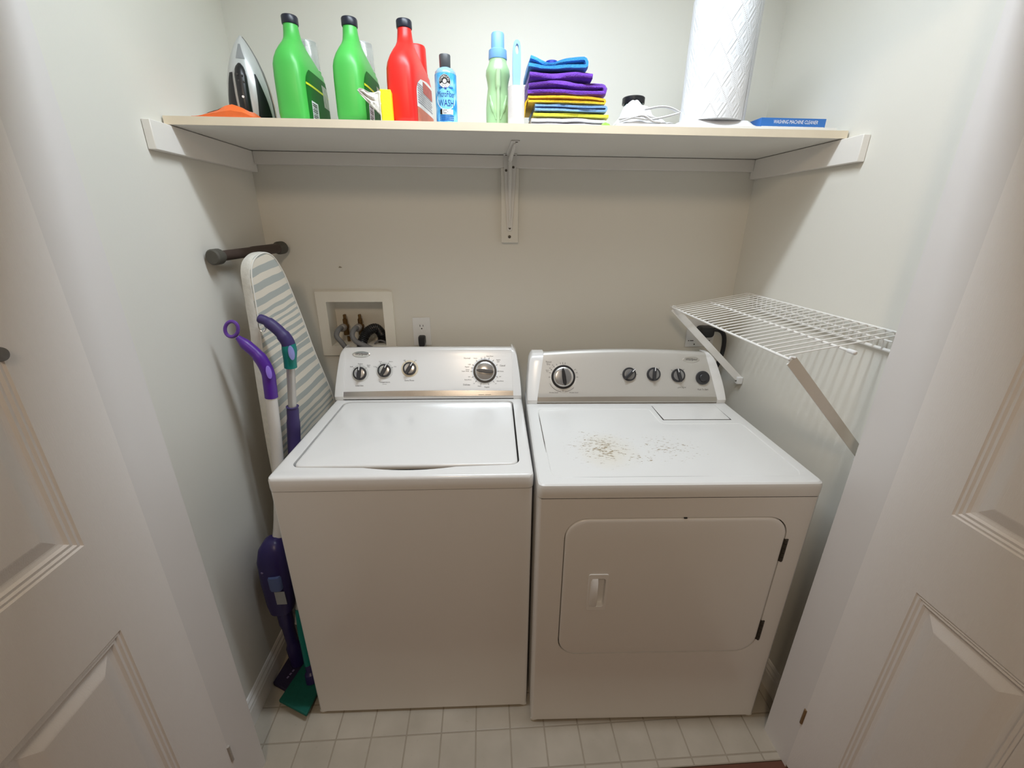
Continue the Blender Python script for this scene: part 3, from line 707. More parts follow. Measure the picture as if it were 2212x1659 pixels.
MB().tube(bez([(.028, -.022, .012), (.052, -.030, .010), (.072, -.032, -.010), (.080, -.032, -.055), (.076, -.030, -.11), (.062, -.025, -.17), (.05, -.02, -.25)], 6), .0085, 10).build('cord', m_black, dc)

# ------------------------------------------------------------------ wire shelf on the right wall
wsf = thing('wire_shelf', 'white wire shelf sagging from the right wall on two flat braces', 'shelf', (XR, -.45, 1.30))
def L(x, y, z): return (x-XR, y+.45, z-1.30)
zf = lambda x: 1.25 + .05*(x-.615)/.285
def rod(x, z, y0, y1, r=.0032, nm='rod'): return MB().tube([L(x, y0, z), L(x, y1, z)], r, 8).build(nm, m_wire, wsf)
rod(.615, 1.2475, -.118, -.772); rod(.745, zf(.745)-.0045, -.158, -.785); rod(.899, 1.296, -.128, -.797); rod(.9055, 1.248, -.128, -.797, .0042); rod(.8995, 1.272, -.128, -.797, .0022)
w0 = MB().tube([(.6135-XR, 0, zf(.6135)-1.30-.003), (.618-XR, 0, zf(.618)-1.30), (.75-XR, 0, zf(.75)-1.30), (.888-XR, 0, zf(.888)-1.30), (.8965-XR, 0, -.004), (.8985-XR, 0, -.015), (.9015-XR, 0, -.050)], .0017, 6).build('wire', m_wire, wsf)
for k in range(25):
    y = -.132 - k*(.618/24)
    if k == 0: w0.location = (0, y+.45, 0)
    else: link_copy(w0, wsf, (0, y+.45, 0))
for y in (-.785,): MB().lathe([(.0048, -.01), (.0052, .010), (.003, .012)], 10, Matrix.Translation(L(.745, y, zf(.745)-.0045)) @ Matrix.Rotation(PI/2, 4, 'X')).build('rod_cap', m_plast, wsf)
def brace(ya, yb, zb):
    a = Vector(L(.617, ya, 1.246)); b = Vector(L(.904, yb, zb)); t = (b-a).normalized(); y_ = Vector((0, 1, 0)); y_ = (y_ - t*y_.dot(t)).normalized(); n_ = t.cross(y_)
    hw, ht = .0016, .0125; o = MB(); rs = []
    for q in (a, b): rs.append([tuple(q + y_*sx*hw + n_*sy*ht) for sx, sy in ((-1, -1), (1, -1), (1, 1), (-1, 1))])
    o.rings(rs); bo = o.build('brace', m_steelw, wsf)
    c = MB().box((XR-.022-XR, yb+.45-.011, zb-1.30-.016), (-.0005, yb+.45+.011, zb-1.30+.012)); co = c.build('wall_clip', m_plast, bo, bevel=.003)
    MB().lathe([(.004, 0), (.003, .0012), (0, .0014)], 10, Matrix.Translation((-.022, yb+.45, zb-1.30-.004)) @ Matrix.Rotation(-PI/2, 4, 'Y'), cap1=False).build('clip_screw', m_screw, bo)
    h = MB().tube([tuple(a+Vector((-.006, 0, .002))), tuple(a+Vector((-.003, 0, .008))), tuple(a+Vector((.006, 0, .006)))], .0035, 8); h.build('brace_hook', m_plast, bo)
brace(-.140, -.167, .975); brace(-.775, -.738, .968)

# ------------------------------------------------------------------ ironing board and mops in the left gap
RZB = -math.atan(.25)
ib = thing('ironing_board', 'folded ironing board with grey striped cover standing on end at the left wall', 'ironing board', (-.698, -.25, 0), RZB)
near = [(-.170, .10), (-.171, .45), (-.168, .80), (-.153, 1.068), (-.136, 1.221), (-.129, 1.33), (-.125, 1.385), (-.112, 1.420), (-.085, 1.440), (-.052, 1.4455), (-.024, 1.434), (-.002, 1.405), (.0185, 1.362)]
far = [(.059, 1.239), (.098, 1.10), (.165, .894), (.187, .70), (.192, .45), (.188, .12), (.165, .058), (.12, .042), (-.09, .042), (-.145, .058)]
ol = [(q.x, q.y) for q in bez([(a, b, 0) for a, b in near + far], 5)][:-1]
cen = Vector((0, .75))
def inset(o, d):
    n = len(o); r = []
    for i in range(n):
        a, b, c = Vector(o[i-1]), Vector(o[i]), Vector(o[(i+1) % n]); t = ((b-a).normalized()+(c-b).normalized()).normalized()
        r.append(tuple(b + Vector((t.y, -t.x))*d))
    return r
mbb = MB(); rs = []
for x, d_ in ((-.030, .003), (-.004, 0), (-.001, .0025), (0, .007)): rs.append([(x, a, b) for a, b in inset(ol, d_)])
mbb.rings(rs, True, False)
ins = inset(ol, .007); tri = tessellate_polygon([[Vector((a, b, 0)) for a, b in ins]]); mbb.add([(0, a, b) for a, b in ins], tri)
mbb.build('cover', m_stripe, ib, ang=50)
hem = MB(); oo = inset(ol, -.0018); rs = []
for x, dd in ((-.036, .003), (-.034, -.0005), (-.020, -.002), (-.006, -.0012), (-.003, .001)):
    rs.append([(x + .0015*noise.noise(Vector((a*40, b*40, x*200))), a2, b2) for (a, b), (a2, b2) in zip(ol, inset(ol, dd - .0012*noise.noise(Vector((ol[0][0]*9, x*90, 0)))))])
hem.rings(rs, False, False); hem.build('cover_hem', mat('hem_cotton', (.66, .64, .58), .9, bump=(120, .5), var=(60, .12)), ib)
pp = inset(ol, .0015); MB().tube([(-.0005, a, b) for a, b in pp], .0021, 6, closed=True).build('piping', mat('piping_white', (.74, .72, .66), .85, var=(80, .06)), ib)
def w2l(q):
    v = Vector(q) - Vector((-.698, -.25, 0)); return Matrix.Rotation(-RZB, 3, 'Z') @ v
m_brown = mat('foot_brown', (.055, .035, .028), .5, var=(30, .1)); m_cap = mat('foot_cap', (.085, .080, .065), .7, bump=(200, .2), var=(30, .1))
A, B = w2l((-.821, -.357, 1.4365)), w2l((-.786, -.030, 1.4445))
MB().tube([A + (B-A)*.03, A + (B-A)*.5, A + (B-A)*.52, A + (B-A)*.97], [.0145, .0145, .0160, .0160], 16).build('foot_bar', m_brown, ib)
for q, t_ in ((A, (B-A).normalized()), (B, (A-B).normalized())):
    MB().tube([q - t_*.016, q - t_*.012, q + t_*.012, q + t_*.022], [.018, .0215, .0215, .0165], 18).build('foot_cap', m_cap, ib)
MB().tube([w2l((-.802, -.225, 1.43)), w2l((-.80, -.235, 1.30)), w2l((-.785, -.26, .30))], .010, 10).build('leg', m_brown, ib)

m_navy = mat('mop_navy', (.045, .030, .13), .5, bump=(400, .08), var=(40, .08)); m_teal = mat('mop_teal', (.0, .20, .17), .45, var=(30, .06)); m_lav = mat('mop_lavender', (.27, .29, .62), .45, var=(30, .04))
m_pole = mat('mop_pole', (.52, .50, .47), .35, metal=.5, var=(20, .04)); m_purple = mat('mop_purple', (.085, .018, .28), .38, var=(30, .06))
ma = thing('flat_mop', 'mop with bent navy handle, teal grip and grey pole beside the washer', 'mop', (-.71, -.58, 0))
def R(q): return Vector(q) - Vector((-.71, -.58, 0))
hp = bez([R(q) for q in ((-.716, -.402, 1.272), (-.695, -.402, 1.262), (-.668, -.402, 1.236), (-.650, -.401, 1.206), (-.647, -.40, 1.185))], 6)
hdl = MB().tube(hp, [.011]+[.0135]*6+[.0165]*8+[.019]*(len(hp)-15), 14).build('handle', m_navy, ma)
MB().tube([R((-.713+.010*math.cos(t), -.398, 1.246+.015*math.sin(t))) for t in [2*PI*k/20 for k in range(20)]], .0013, 6, closed=True).build('hang_ring', m_silver, hdl)
gpn = bez([R(q) for q in ((-.6465, -.40, 1.196), (-.648, -.40, 1.17), (-.651, -.40, 1.145), (-.653, -.40, 1.122))], 5)
gr = MB().tube(gpn, [.0185, .0195, .020, .0205, .0205]+[.0205, .020, .0195, .019, .0185]+[.018]*(len(gpn)-10), 14).build('grip', m_teal, ma)
def pad_on(parent, c, nrm, a, b, m, name='accent'):
    n_ = Vector(nrm).normalized(); z_ = (Vector((0, 0, 1)) - n_*n_.z).normalized(); x_ = z_.cross(n_); c = Vector(c)
    rs = [[tuple(c + x_*a*k*math.cos(t) + z_*b*k*math.sin(t) + n_*h) for t in [2*PI*i/20 for i in range(20)]] for k, h in ((1, -.006), (.95, .0), (.6, .0012), (.1, .0016))]
    MB().rings(rs, True, True).build(name, m, parent)
pad_on(gr, R((-.6335, -.4205, 1.172)), (.55, -.83, 0.05), .0085, .022, m_lav)
pl_ = bez([R(q) for q in ((-.653, -.40, 1.125), (-.670, -.40, .99), (-.682, -.408, .87), (-.700, -.465, .50), (-.72, -.535, .25))], 5)
MB().tube(pl_, .0120, 12).build('pole', m_pole, ma)
sl = bez([R(q) for q in ((-.6695, -.40, .995), (-.6705, -.40, .985), (-.676, -.403, .93), (-.683, -.409, .86), (-.69, -.435, .70))], 5)
MB().tube(sl, [.019, .0185, .0165, .016, .016]+[.0175]*4+[.0195]*(len(sl)-9), 14).build('sleeve', m_navy, ma)
m_tank = mat('tank_purple', (.028, .018, .11), .35, var=(20, .1))
MB().tube(bez([R(q) for q in ((-.716, -.520, .30), (-.712, -.540, .23), (-.704, -.555, .16), (-.697, -.57, .10))], 5), [.017]*6+[.018]*10, 12, flat=.7).build('neck', m_teal, ma)
MB().tube(bez([R(q) for q in ((-.698, -.566, .11), (-.694, -.575, .07), (-.690, -.585, .032))], 5), [.014]*6+[.020]*5, 12).build('swivel_joint', m_tank, ma)
m_pad = mat('pad_green', (.0, .105, .075), .75, bump=(250, .4), var=(60, .15))
hq = [(-.778, -.645), (-.668, -.697), (-.646, -.53), (-.738, -.49)]
MB().prism([(x+.71, y+.58) for x, y in hq], .021, .033).build('mop_head', m_pad, ma, bevel=.004, seg=3)

mb2 = thing('spray_mop', 'purple spray mop with looped handle, white pole and dark bottle in the left corner', 'mop', (-.78, -.50, 0))
def R(q): return Vector(q) - Vector((-.78, -.50, 0))
lpz = [R((-.772+.0135*math.cos(t)*.9 + .004*math.sin(t), -.445, 1.256+.0255*math.sin(t))) for t in [2*PI*k/24 for k in range(24)]]
lop = MB().tube([Matrix.Translation(R((-.772, -.445, 1.250))) @ Matrix.Rotation(math.radians(28), 4, 'Y') @ Vector((.0165*math.cos(t), 0, .023*math.sin(t))) for t in [2*PI*k/24 for k in range(24)]], .0048, 8, closed=True).build('loop', mat('loop_violet', (.13, .045, .33), .45, var=(30, .05)), mb2)
hp = bez([R(q) for q in ((-.761, -.445, 1.227), (-.742, -.445, 1.205), (-.714, -.445, 1.170), (-.699, -.445, 1.125), (-.700, -.445, 1.085), (-.703, -.445, 1.045))], 6)
hn = MB().tube(hp, [.0075, .0085, .010, .0115, .0130, .0145]+[.0155]*6+[.0175]*8+[.018]*(len(hp)-20), 14).build('handle', m_purple, mb2)
pad_on(hn, R((-.6870, -.4615, 1.128)), (.55, -.80, .25), .0075, .020, mat('mop_violet', (.26, .16, .62), .45, var=(30, .04)))
MB().tube(bez([R(q) for q in ((-.703, -.445, 1.052), (-.722, -.445, .84), (-.750, -.462, .62), (-.773, -.485, .50))], 6), .0165, 14).build('pole', mat('pole_white', (.70, .67, .63), .4, var=(30, .03)), mb2)
m_tank = mat('tank_purple', (.028, .018, .11), .35, var=(20, .1))
tk = MB(); tk.rings([sup(z, cx+.78, cy+.50, hx, hy, 2.8, 24) for z, cx, cy, hx, hy in ((.29, -.777, -.505, .036, .036), (.33, -.777, -.503, .042, .040), (.42, -.776, -.500, .046, .043), (.50, -.774, -.495, .047, .043), (.54, -.772, -.490, .040, .038), (.562, -.771, -.487, .026, .026), (.57, -.771, -.486, .012, .012))])
tko = tk.build('bottle', m_tank, mb2)
MB().rings([sup(z, -.762+.78, -.538+.5, hx, .012, 3, 16) for z, hx in ((.405, .018), (.41, .020), (.452, .020), (.458, .017))]).build('spray_trigger', mat('trigger_blue', (.10, .14, .32), .45, var=(30, .05)), mb2)
lb = MB().box((-.770+.78, -.5445+.5, .345), (-.738+.78, -.5425+.5, .398)); lb.build('paper_label', mat('label_paper', (.36, .38, .40), .6, var=(60, .1)), tko)
bl = MB(); [bl.box((x, -.0385, z), (x+w, -.0340, z+.006)) for x, w, z in ((-.020, .012, .470), (-.006, .008, .470), (-.016, .016, .458))]; tag(bl.build('bottle_print', mat('label_lilac', (.22, .19, .34), .6, var=(60, .1)), tko, smooth=False), kind='stuff')
MB().tube(bez([R(q) for q in ((-.777, -.505, .30), (-.776, -.505, .20), (-.775, -.50, .10), (-.772, -.50, .02))], 5), [.024]*5+[.020]*5+[.026]*6, 12).build('neck', m_tank, mb2)
hq = [(-.832, -.572), (-.765, -.606), (-.705, -.43), (-.805, -.40)]
m_pad2 = mat('pad_navy', (.020, .014, .05), .7, bump=(250, .4), var=(60, .15))
hd2 = MB().prism([(x+.78, y+.50) for x, y in hq], .001, .016).build('mop_head', m_pad2, mb2, bevel=.003)
et = MB(); [et.prism([(-.012+.0045*k, -.058+.0115*k), (-.006+.0045*k, -.0605+.0115*k), (-.003+.0045*k, -.0530+.0115*k), (-.009+.0045*k, -.0505+.0115*k)], .0162, .0166) for k in range(3)]; tag(et.build('head_print', mat('label_lilac', (.22, .19, .34), .6), hd2, smooth=False), kind='stuff')

# ------------------------------------------------------------------ things on the shelf
m_green = mat('jug_green', (.075, .48, .080), .38, bump=(700, .04), var=(10, .03)); m_red = mat('jug_red', (.74, .018, .012), .38, bump=(700, .04), var=(10, .03))
m_dgreen = mat('label_green', (.008, .15, .015), .55, var=(40, .25), spec=.25); m_clear = mat('clear_plastic', (.93, .95, .95), .12, trans=.85, var=(20, .01)); m_capb = mat('cap_black', (.012, .014, .028), .35, var=(40, .05))
JS = [(0, 0, .035, .092, 5), (.004, 0, .039, .098, 5), (.02, 0, .0405, .101, 5), (.10, 0, .0405, .101, 4.6), (.126, -.001, .0403, .099, 4.2), (.140, -.004, .0385, .094, 3.6), (.155, -.009, .0340, .083, 3.0), (.170, -.015, .0285, .064, 2.6), (.184, -.020, .0235, .042, 2.3), (.196, -.023, .0206, .0265, 2.1), (.210, -.024, .0190, .0195, 2), (.228, -.024, .0172, .0172, 2)]
def jug_pt(z, t, off=0.0):
    for a, b in zip(JS, JS[1:]):
        if a[0] <= z <= b[0]:
            k = (z-a[0])/(b[0]-a[0]); s_ = [u+(v-u)*k for u, v in zip(a, b)]; break
    _, cy, hx, hy, e = s_; c, s2 = math.cos(t), math.sin(t); hx += off; hy += off
    return (hx*math.copysign(abs(c)**(2/e), c), cy + hy*math.copysign(abs(s2)**(2/e), s2), z)
def patch(fn, a0, a1, z0, z1, off, na=14, nz=8, shape=None):
    v = []; f = []
    for j in range(nz+1):
        for i in range(na+1):
            u, w = i/na, j/nz
            aa0, aa1 = (shape(w) if shape else (0, 1)); uu = aa0 + (aa1-aa0)*u
            v.append(fn(z0+(z1-z0)*w, a0+(a1-a0)*uu, off))
    n = na+1
    for j in range(nz):
        for i in range(na): f.append((j*n+i, j*n+i+1, (j+1)*n+i+1, (j+1)*n+i))
    return v, f
def jug(label, loc, rz, body_m, rear_clear):
    t = thing('detergent_jug', label, 'jug', loc, rz, None)
    b = MB(); b.rings([[jug_pt(s_[0], 2*PI*i/32) for i in range(32)] for s_ in JS]); b.build('body', body_m, t, ang=60)
    MB().lathe([(.0190, 0), (.0198, .002), (.0198, .0155), (.0184, .018), (.010, .0185)], 24, Tm((0, -.024, .2265))).build('cap', m_capb, t)
    MB().tube(bez([(0, -.010, .186), (0, .012, .182), (0, .038, .166), (0, .062, .150), (0, .080, .128)], 6), [.0115]*8+[.0135]*(25-8), 12).build('handle', body_m, t)
    MB().lathe([(.036, 0), (.0365, .020), (.034, .044), (.0300, .050), (.0300, .056)], 24, Tm((0, .068, .098))).build('filler_collar', body_m, t)
    if rear_clear:
        c = MB(); c.lathe([(.0290, 0), (.0282, .062), (.0265, .068), (.0250, .068), (.0265, .060), (.0272, .004)], 28, Tm((0, .068, .1535)), cap0=False, cap1=False)
        c.lathe([(.0270, 0), (.0005, .0)], 28, Tm((0, .068, .2195)), cap0=False, cap1=False)
        co = c.build('dosing_cap', m_clear, t)
        MB().box((-.006, .043, .155), (.006, .0445, .214)).build('cap_insert', m_white, co); MB().lathe([(.0055, 0), (.005, .001)], 14, Tm((-.001, .0428, .203), rx=PI/2)).build('cap_mark', mat('mark_red', (.35, .05, .04), .5, var=(40, .1)), co)
    else:
        MB().lathe([(.0290, 0), (.0275, .066), (.0255, .071), (.015, .0715)], 28, Tm((0, .068, .148))).build('dosing_cap', body_m, t)
    return t
def jug_label_green(t):
    sh_ = lambda w: (0.0, 1.0) if w < .65 else (.0+.25*((w-.65)/.35)**2, 1-.25*((w-.65)/.35)**2)
    o = MB().add(*patch(jug_pt, -.60, .75, .006, .125, .0006, 16, 12, sh_)).build('label', m_dgreen, t)
    MB().add(*patch(jug_pt, -.58, .7, .088, .093, .0012, 14, 1)).build('label_stripe', mat('stripe_yellow', (.75, .80, .02), .5, var=(40, .1)), o)
    MB().add(*patch(jug_pt, -.30, -.02, .010, .056, .0012, 6, 3)).build('barcode_panel', m_white, o)
    bc = MB()
    for k in range(9): bc.add(*patch(jug_pt, -.27, -.05, .013+.0045*k, .013+.0045*k+(.0022 if k % 3 else .0012), .0018, 5, 1))
    tag(bc.build('barcode_bars', m_print, o, smooth=False), kind='stuff')
    gl = MB(); gl.add(*patch(jug_pt, .05, .5, .06, .112, .0012, 8, 5)); gl.build('label_picture', mat('label_pale', (.50, .52, .42), .5, var=(90, .5)), o)
j1 = jug('green detergent jug with black cap standing next to the steam iron', (-.5495, -.266, ST), math.radians(-1), m_green, True); jug_label_green(j1)
j2 = jug('green detergent jug with black cap behind the torn white wrapper', (-.4015, -.266, ST), math.radians(-3), m_green, True); jug_label_green(j2)
j1['group'] = j2['group'] = 'green detergent jugs'
j3 = jug('red detergent jug with black cap and red dosing cap', (-.262, -.266, ST), math.radians(-9), m_red, False)
o = MB().add(*patch(jug_pt, -.55, .70, .045, .120, .0006, 16, 10, lambda w: (0, 1) if w < .5 else (.0+.45*((w-.5)/.5)**1.5, 1))).build('label', mat('label_white', (.78, .76, .74), .5, var=(120, .2)), j3)
MB().add(*patch(jug_pt, -.55, .70, .004, .045, .0006, 16, 4)).build('lower_label', mat('label_salmon', (.62, .16, .09), .5, bump=(60, .3, (1, 1, 12)), var=(40, .2)), j3)
tx = MB()
for k in range(9): tx.add(*patch(jug_pt, -.46, .3-.06*(k % 3), .055+.0052*k, .0572+.0052*k, .0012, 8, 1))
tag(tx.build('label_print', mat('print_grey', (.32, .30, .33), .6, var=(200, .5)), o, smooth=False), kind='stuff')
rp = MB().add(*patch(jug_pt, -.05, .35, .085, .112, .0013, 6, 4)).build('label_emblem', mat('emblem_red', (.45, .07, .05), .5, var=(90, .4)), o)

# steam iron on its heel
ir = thing('steam_iron', 'grey and black steam iron standing upright on its heel at the shelf corner', 'iron', (-.703, -.245, ST), math.radians(13))
IS = [(0, .052, .036, .004), (.03, .0545, .038, .004), (.07, .0530, .038, .004), (.11, .0475, .036, .004), (.145, .0390, .032, .006), (.175, .0280, .026, .009), (.198, .0170, .019, .013), (.213, .0085, .012, .018), (.222, .002, .005, .022)]
def iron_pt(z, t, off=0.0):
    for a, b in zip(IS, IS[1:]):
        if a[0] <= z <= b[0]:
            k = (z-a[0])/(b[0]-a[0]); s_ = [u+(v-u)*k for u, v in zip(a, b)]; break
    _, hx, hy, cy = s_; c, s2 = math.cos(t), math.sin(t)
    y = math.copysign(abs(s2)**(2/1.7 if s2 < 0 else 2/5), s2)*(hy if s2 < 0 else .020)
    return ((hx+off)*math.copysign(abs(c)**(2/2.2), c), cy + y + (off if s2 > 0 else -off), z)
m_iron = mat('iron_silver', (.60, .61, .60), .3, metal=.2, var=(12, .06))
zs_ = [0, .015, .03, .05, .07, .09, .11, .128, .145, .16, .175, .187, .198, .206, .213, .222]
MB().rings([[iron_pt(z, 2*PI*i/36) for i in range(36)] for z in zs_]).build('body', m_iron, ir, ang=60)
sp = MB(); half = [(s_[1]+.0025, s_[0]) for s_ in IS]; olp = half + [(-a, b) for a, b in reversed(half)]
sp.prism(olp, -.0315, -.0255, Matrix.Rotation(PI/2, 4, 'X')); sp.build('soleplate', mat('sole_steel', (.30, .30, .29), .3, metal=.9, var=(30, .05)), ir)
MB().add(*patch(iron_pt, -1.25, -.28, .0, .128, .0008, 8, 10, lambda w: (0+.28*w, 1-.62*w**1.3))).build('side_panel', m_black, ir)
MB().add(*patch(iron_pt, -2.86, -1.95, .0, .128, .0008, 8, 10, lambda w: (.0+.5*w**1.3, 1-.2*w))).build('side_panel', m_black, ir)
hn = MB(); hn.tube(bez([(-.004, -.022, .0), (-.004, -.034, .012), (-.004, -.040, .05), (-.004, -.039, .09), (-.004, -.035, .125), (-.004, -.027, .147)], 5), [.0135]*6+[.0145]*14+[.013, .0125, .011, .0095, .007, .004], 14, flat=.75)
hno = hn.build('handle', m_black, ir)
for q in ((-.009, .118), (.002, .116), (-.008, .104), (.003, .102), (-.006, .092)): MB().lathe([(.0026, 0), (.002, .001)], 10, Tm((q[0], -.0475, q[1]), rx=PI/2)).build('button', m_knob, hno)
MB().lathe([(.0032, 0), (.003, .0012), (0, .0013)], 12, Tm((-.004, -.0505, .068), rx=PI/2), cap1=False).build('indicator', m_white, hno)
MB().add(*patch(iron_pt, -1.95, -1.25, .160, .196, .0007, 6, 5, lambda w: (.1+.25*w, .9-.25*w))).build('fill_window', mat('window_grey', (.35, .36, .37), .2, metal=.3, var=(20, .05)), ir)

# orange pouch
po = thing('orange_pouch', 'flat crumpled orange pouch lying at the left end of the shelf', 'pouch', (-.70, -.345, ST))
def heap(nx, ny, x0, x1, y0, y1, hf, T=None):
    v = []; f = []
    for j in range(ny+1):
        for i in range(nx+1):
            u, w = i/nx, j/ny; v.append((x0+(x1-x0)*u, y0+(y1-y0)*w, hf(u, w)))
    n = nx+1
    for j in range(ny):
        for i in range(nx): f.append((j*n+i, j*n+i+1, (j+1)*n+i+1, (j+1)*n+i))
    m0 = len(v); per = [i for i in range(nx+1)] + [j*n+nx for j in range(1, ny+1)] + [ny*n+i for i in range(nx-1, -1, -1)] + [j*n for j in range(ny-1, 0, -1)]
    v += [(v[i][0], v[i][1], 0.0004) for i in per]
    for k in range(len(per)):
        k2 = (k+1) % len(per); f.append((per[k2], per[k], m0+k, m0+k2))
    f.append(tuple(m0+k for k in range(len(per))))
    return v, f
def pf(u, w):
    e = min(u, 1-u)*5; e2 = min(w, 1-w)*4
    rg = max(0, 1-abs(u-.60)*1.75)
    return .0012 + .036*rg*min(1, e)*min(1, e2+.45)*(.85+.15*noise.noise(Vector((u*7, w*5, 1)))) 
v, f = heap(18, 8, -.078, .078, -.056, .05, pf)
MB().add(v, f).build('pouch_body', mat('pouch_orange', (.86, .16, .03), .35, bump=(60, .4), var=(50, .12)), po, ang=25)
v, f = heap(8, 4, -.088, .085, -.054, .052, lambda u, w: .0010 + .0016*abs(noise.noise(Vector((u*6, w*4, 3)))))
MB().add(v, f).build('pouch_seal', mat('seal_white', (.78, .72, .68), .4, var=(50, .1)), po)
pv, pq = [], []
for jj in range(5):
    for ii in range(5):
        u_, w_2 = .20+.06*ii, .10+.08*jj; pv.append((-.078+.156*u_, -.056+.106*w_2, pf(u_, w_2)+.0012))
for jj in range(4):
    for ii in range(4): pq.append((jj*5+ii, jj*5+ii+1, jj*5+ii+6, jj*5+ii+5))
MB().add(pv, pq).build('pouch_print', mat('pouch_grey', (.25, .22, .24), .5, var=(100, .4)), po)

# yellow sponge block with its torn wrapper
sb = thing('sponge_pack', 'yellow sponge block in a torn white wrapper at the shelf front', 'sponge', (-.309, -.374, ST), math.radians(4))
MB().box((-.0135, -.018, .0005), (.0135, .012, .0695)).build('sponge', mat('sponge_yellow', (.90, .80, .01), .6, bump=(220, .3), var=(80, .06)), sb, bevel=.002)
v = []; f = []
nx, ny = 12, 10
for j in range(ny+1):
    for i in range(nx+1):
        u, w = i/nx, j/ny
        ztop, zbot = .066 - .004*u + .003*math.sin(u*9), .066 - .055*(1-u)**.0 * u**.9 - .004
        z = zbot + (ztop-zbot)*w if u > 0 else .064
        v.append((-.066 + .058*u, -.022 + .007*noise.noise(Vector((u*5, w*5, 7))) + .008*u, max(.002, z)))
n = nx+1
for j in range(ny):
    for i in range(nx): f.append((j*n+i, j*n+i+1, (j+1)*n+i+1, (j+1)*n+i))
wr = MB().add(v, f).build('torn_wrapper', mat('wrapper_white', (.72, .70, .64), .35, bump=(90, .5), var=(50, .08)), sb, ang=20)
so_ = wr.modifiers.new('solid', 'SOLIDIFY'); so_.thickness = .0006
MB().box((-.0155, -.0185, .0003), (-.0138, .0125, .0655)).build('wrapper_side', mat('wrapper_clear', (.80, .78, .60), .25, var=(60, .1)), sb)

# blue microfiber wash bottle
bb = thing('wash_bottle', 'blue microfiber wash bottle with charcoal disc cap and round black emblem', 'bottle', (-.1605, -.358, ST), math.radians(3))
BR = .0268
m_blab = bpy.data.materials.new('label_blue'); m_blab.use_nodes = True
nt = m_blab.node_tree; b = nt.nodes['Principled BSDF']; tc = N(nt, 'ShaderNodeTexCoord'); n1 = N(nt, 'ShaderNodeTexNoise'); n1.inputs['Scale'].default_value = 38; n1.inputs['Detail'].default_value = 3
nt.links.new(tc.outputs['Object'], n1.inputs['Vector'])
rc = N(nt, 'ShaderNodeValToRGB'); nt.links.new(n1.outputs['Fac'], rc.inputs[0])
cr = rc.color_ramp; cr.elements[0].position = .34; cr.elements[0].color = (.01, .22, .62, 1); cr.elements[1].position = .68; cr.elements[1].color = (.35, .68, .90, 1)
e = cr.elements.new(.5); e.color = (.06, .42, .80, 1)
nt.links.new(rc.outputs[0], b.inputs['Base Color']); b.inputs['Roughness'].default_value = .35
MB().lathe([(BR-.002, 0), (BR, .003), (BR, .110), (BR-.0015, .1165), (BR-.007, .1225), (.013, .1245), (.0125, .128)], 32).build('body', mat('bottle_clear_blue', (.35, .60, .75), .15, trans=.35, var=(20, .03)), bb)
MB().lathe([(.0128, 0), (.0135, .001), (.0142, .026), (.0135, .0275), (.009, .0278)], 28, Tm((0, 0, .1255))).build('cap', mat('cap_charcoal', (.075, .078, .085), .4, var=(40, .05)), bb)
def cylf(off): return lambda x, z: ((BR+off)*math.sin(x/BR), -(BR+off)*math.cos(x/BR), z)
def cyl_disc(cx, cz, r, off, m, parent, name, rin=0, n=36, a0=0, a1=2*PI):
    v = []; f = []; fn = cylf(off); K = 6
    for i in range(n+1):
        a = a0+(a1-a0)*i/n
        for k in range(K+1):
            rr_ = rin+(r-rin)*k/K; v.append(fn(cx+rr_*math.cos(a), cz+rr_*math.sin(a)))
    for i in range(n):
        for k in range(K): q = i*(K+1)+k; f.append((q, q+1, q+K+2, q+K+1))
    return MB().add(v, f).build(name, m, parent)
lbp = MB(); fn = cylf(.0005); na = 24; v = []; f = []
for j in (0, 1):
    for i in range(na+1): v.append(fn(-.040+.080*i/na, .004+.106*j))
for i in range(na): f.append((i, i+1, na+2+i, na+1+i))
lab = MB().add(v, f).build('label', m_blab, bb)
cyl_disc(0, .0545, .0240, .0007, mat('label_disc', (.20, .60, .88), .4, var=(50, .15)), lab, 'label_circle')
cyl_disc(0, .0545, .0245, .0009, m_white, lab, 'label_arc', rin=.0232, a0=math.radians(165), a1=math.radians(375))
cyl_disc(-.002, .0915, .0148, .0009, m_black, lab, 'emblem')
cyl_disc(-.002, .0915, .0142, .0012, m_white, lab, 'emblem_ring', rin=.0136)
cyl_disc(-.002, .0915, .0132, .0012, m_white, lab, 'emblem_band', rin=.0065, a0=math.radians(205), a1=math.radians(335))
cyl_disc(-.002, .0915, .0045, .0012, m_white, lab, 'emblem_center')
def arc_text(s_, cx, cz, r, a_mid, step, size, off, m, flip=False):
    o = MB(); fn = cylf(off)
    for k, ch in enumerate(s_):
        a = a_mid - (k-(len(s_)-1)/2)*step if not flip else a_mid + (k-(len(s_)-1)/2)*step
        ca, sa = math.cos(a), math.sin(a)
        def mp(x, y, ca=ca, sa=sa):
            if not flip: return fn(cx + (r+y)*ca + x*sa, cz + (r+y)*sa - x*ca)
            return fn(cx + (r-y)*ca - x*sa, cz + (r-y)*sa + x*ca)
        put_text(o, ch, size, mp)
    return tag(o.build('emblem_lettering', m, lab, smooth=False), kind='stuff')
arc_text('CHEMICAL', -.002, .0915, .0098, PI/2, .40, .0062, .0014, m_white)
arc_text('GUYS', -.002, .0915, .0098, -PI/2, .42, .0056, .0016, m_black, True)
m_navyp = mat('print_navy', (.005, .04, .30), .5, var=(60, .05))
t1 = MB()
fn = cylf(.0013)
put_text(t1, 'MicroFiber', .0150, lambda x, y: fn(x, .0640+y*1.25), sx=.66)
put_text(t1, 'WASH', .0190, lambda x, y: fn(x, .0445+y*1.1), sx=.72)
tag(t1.build('product_lettering', m_navyp, lab, smooth=False), kind='stuff')
t2 = MB()
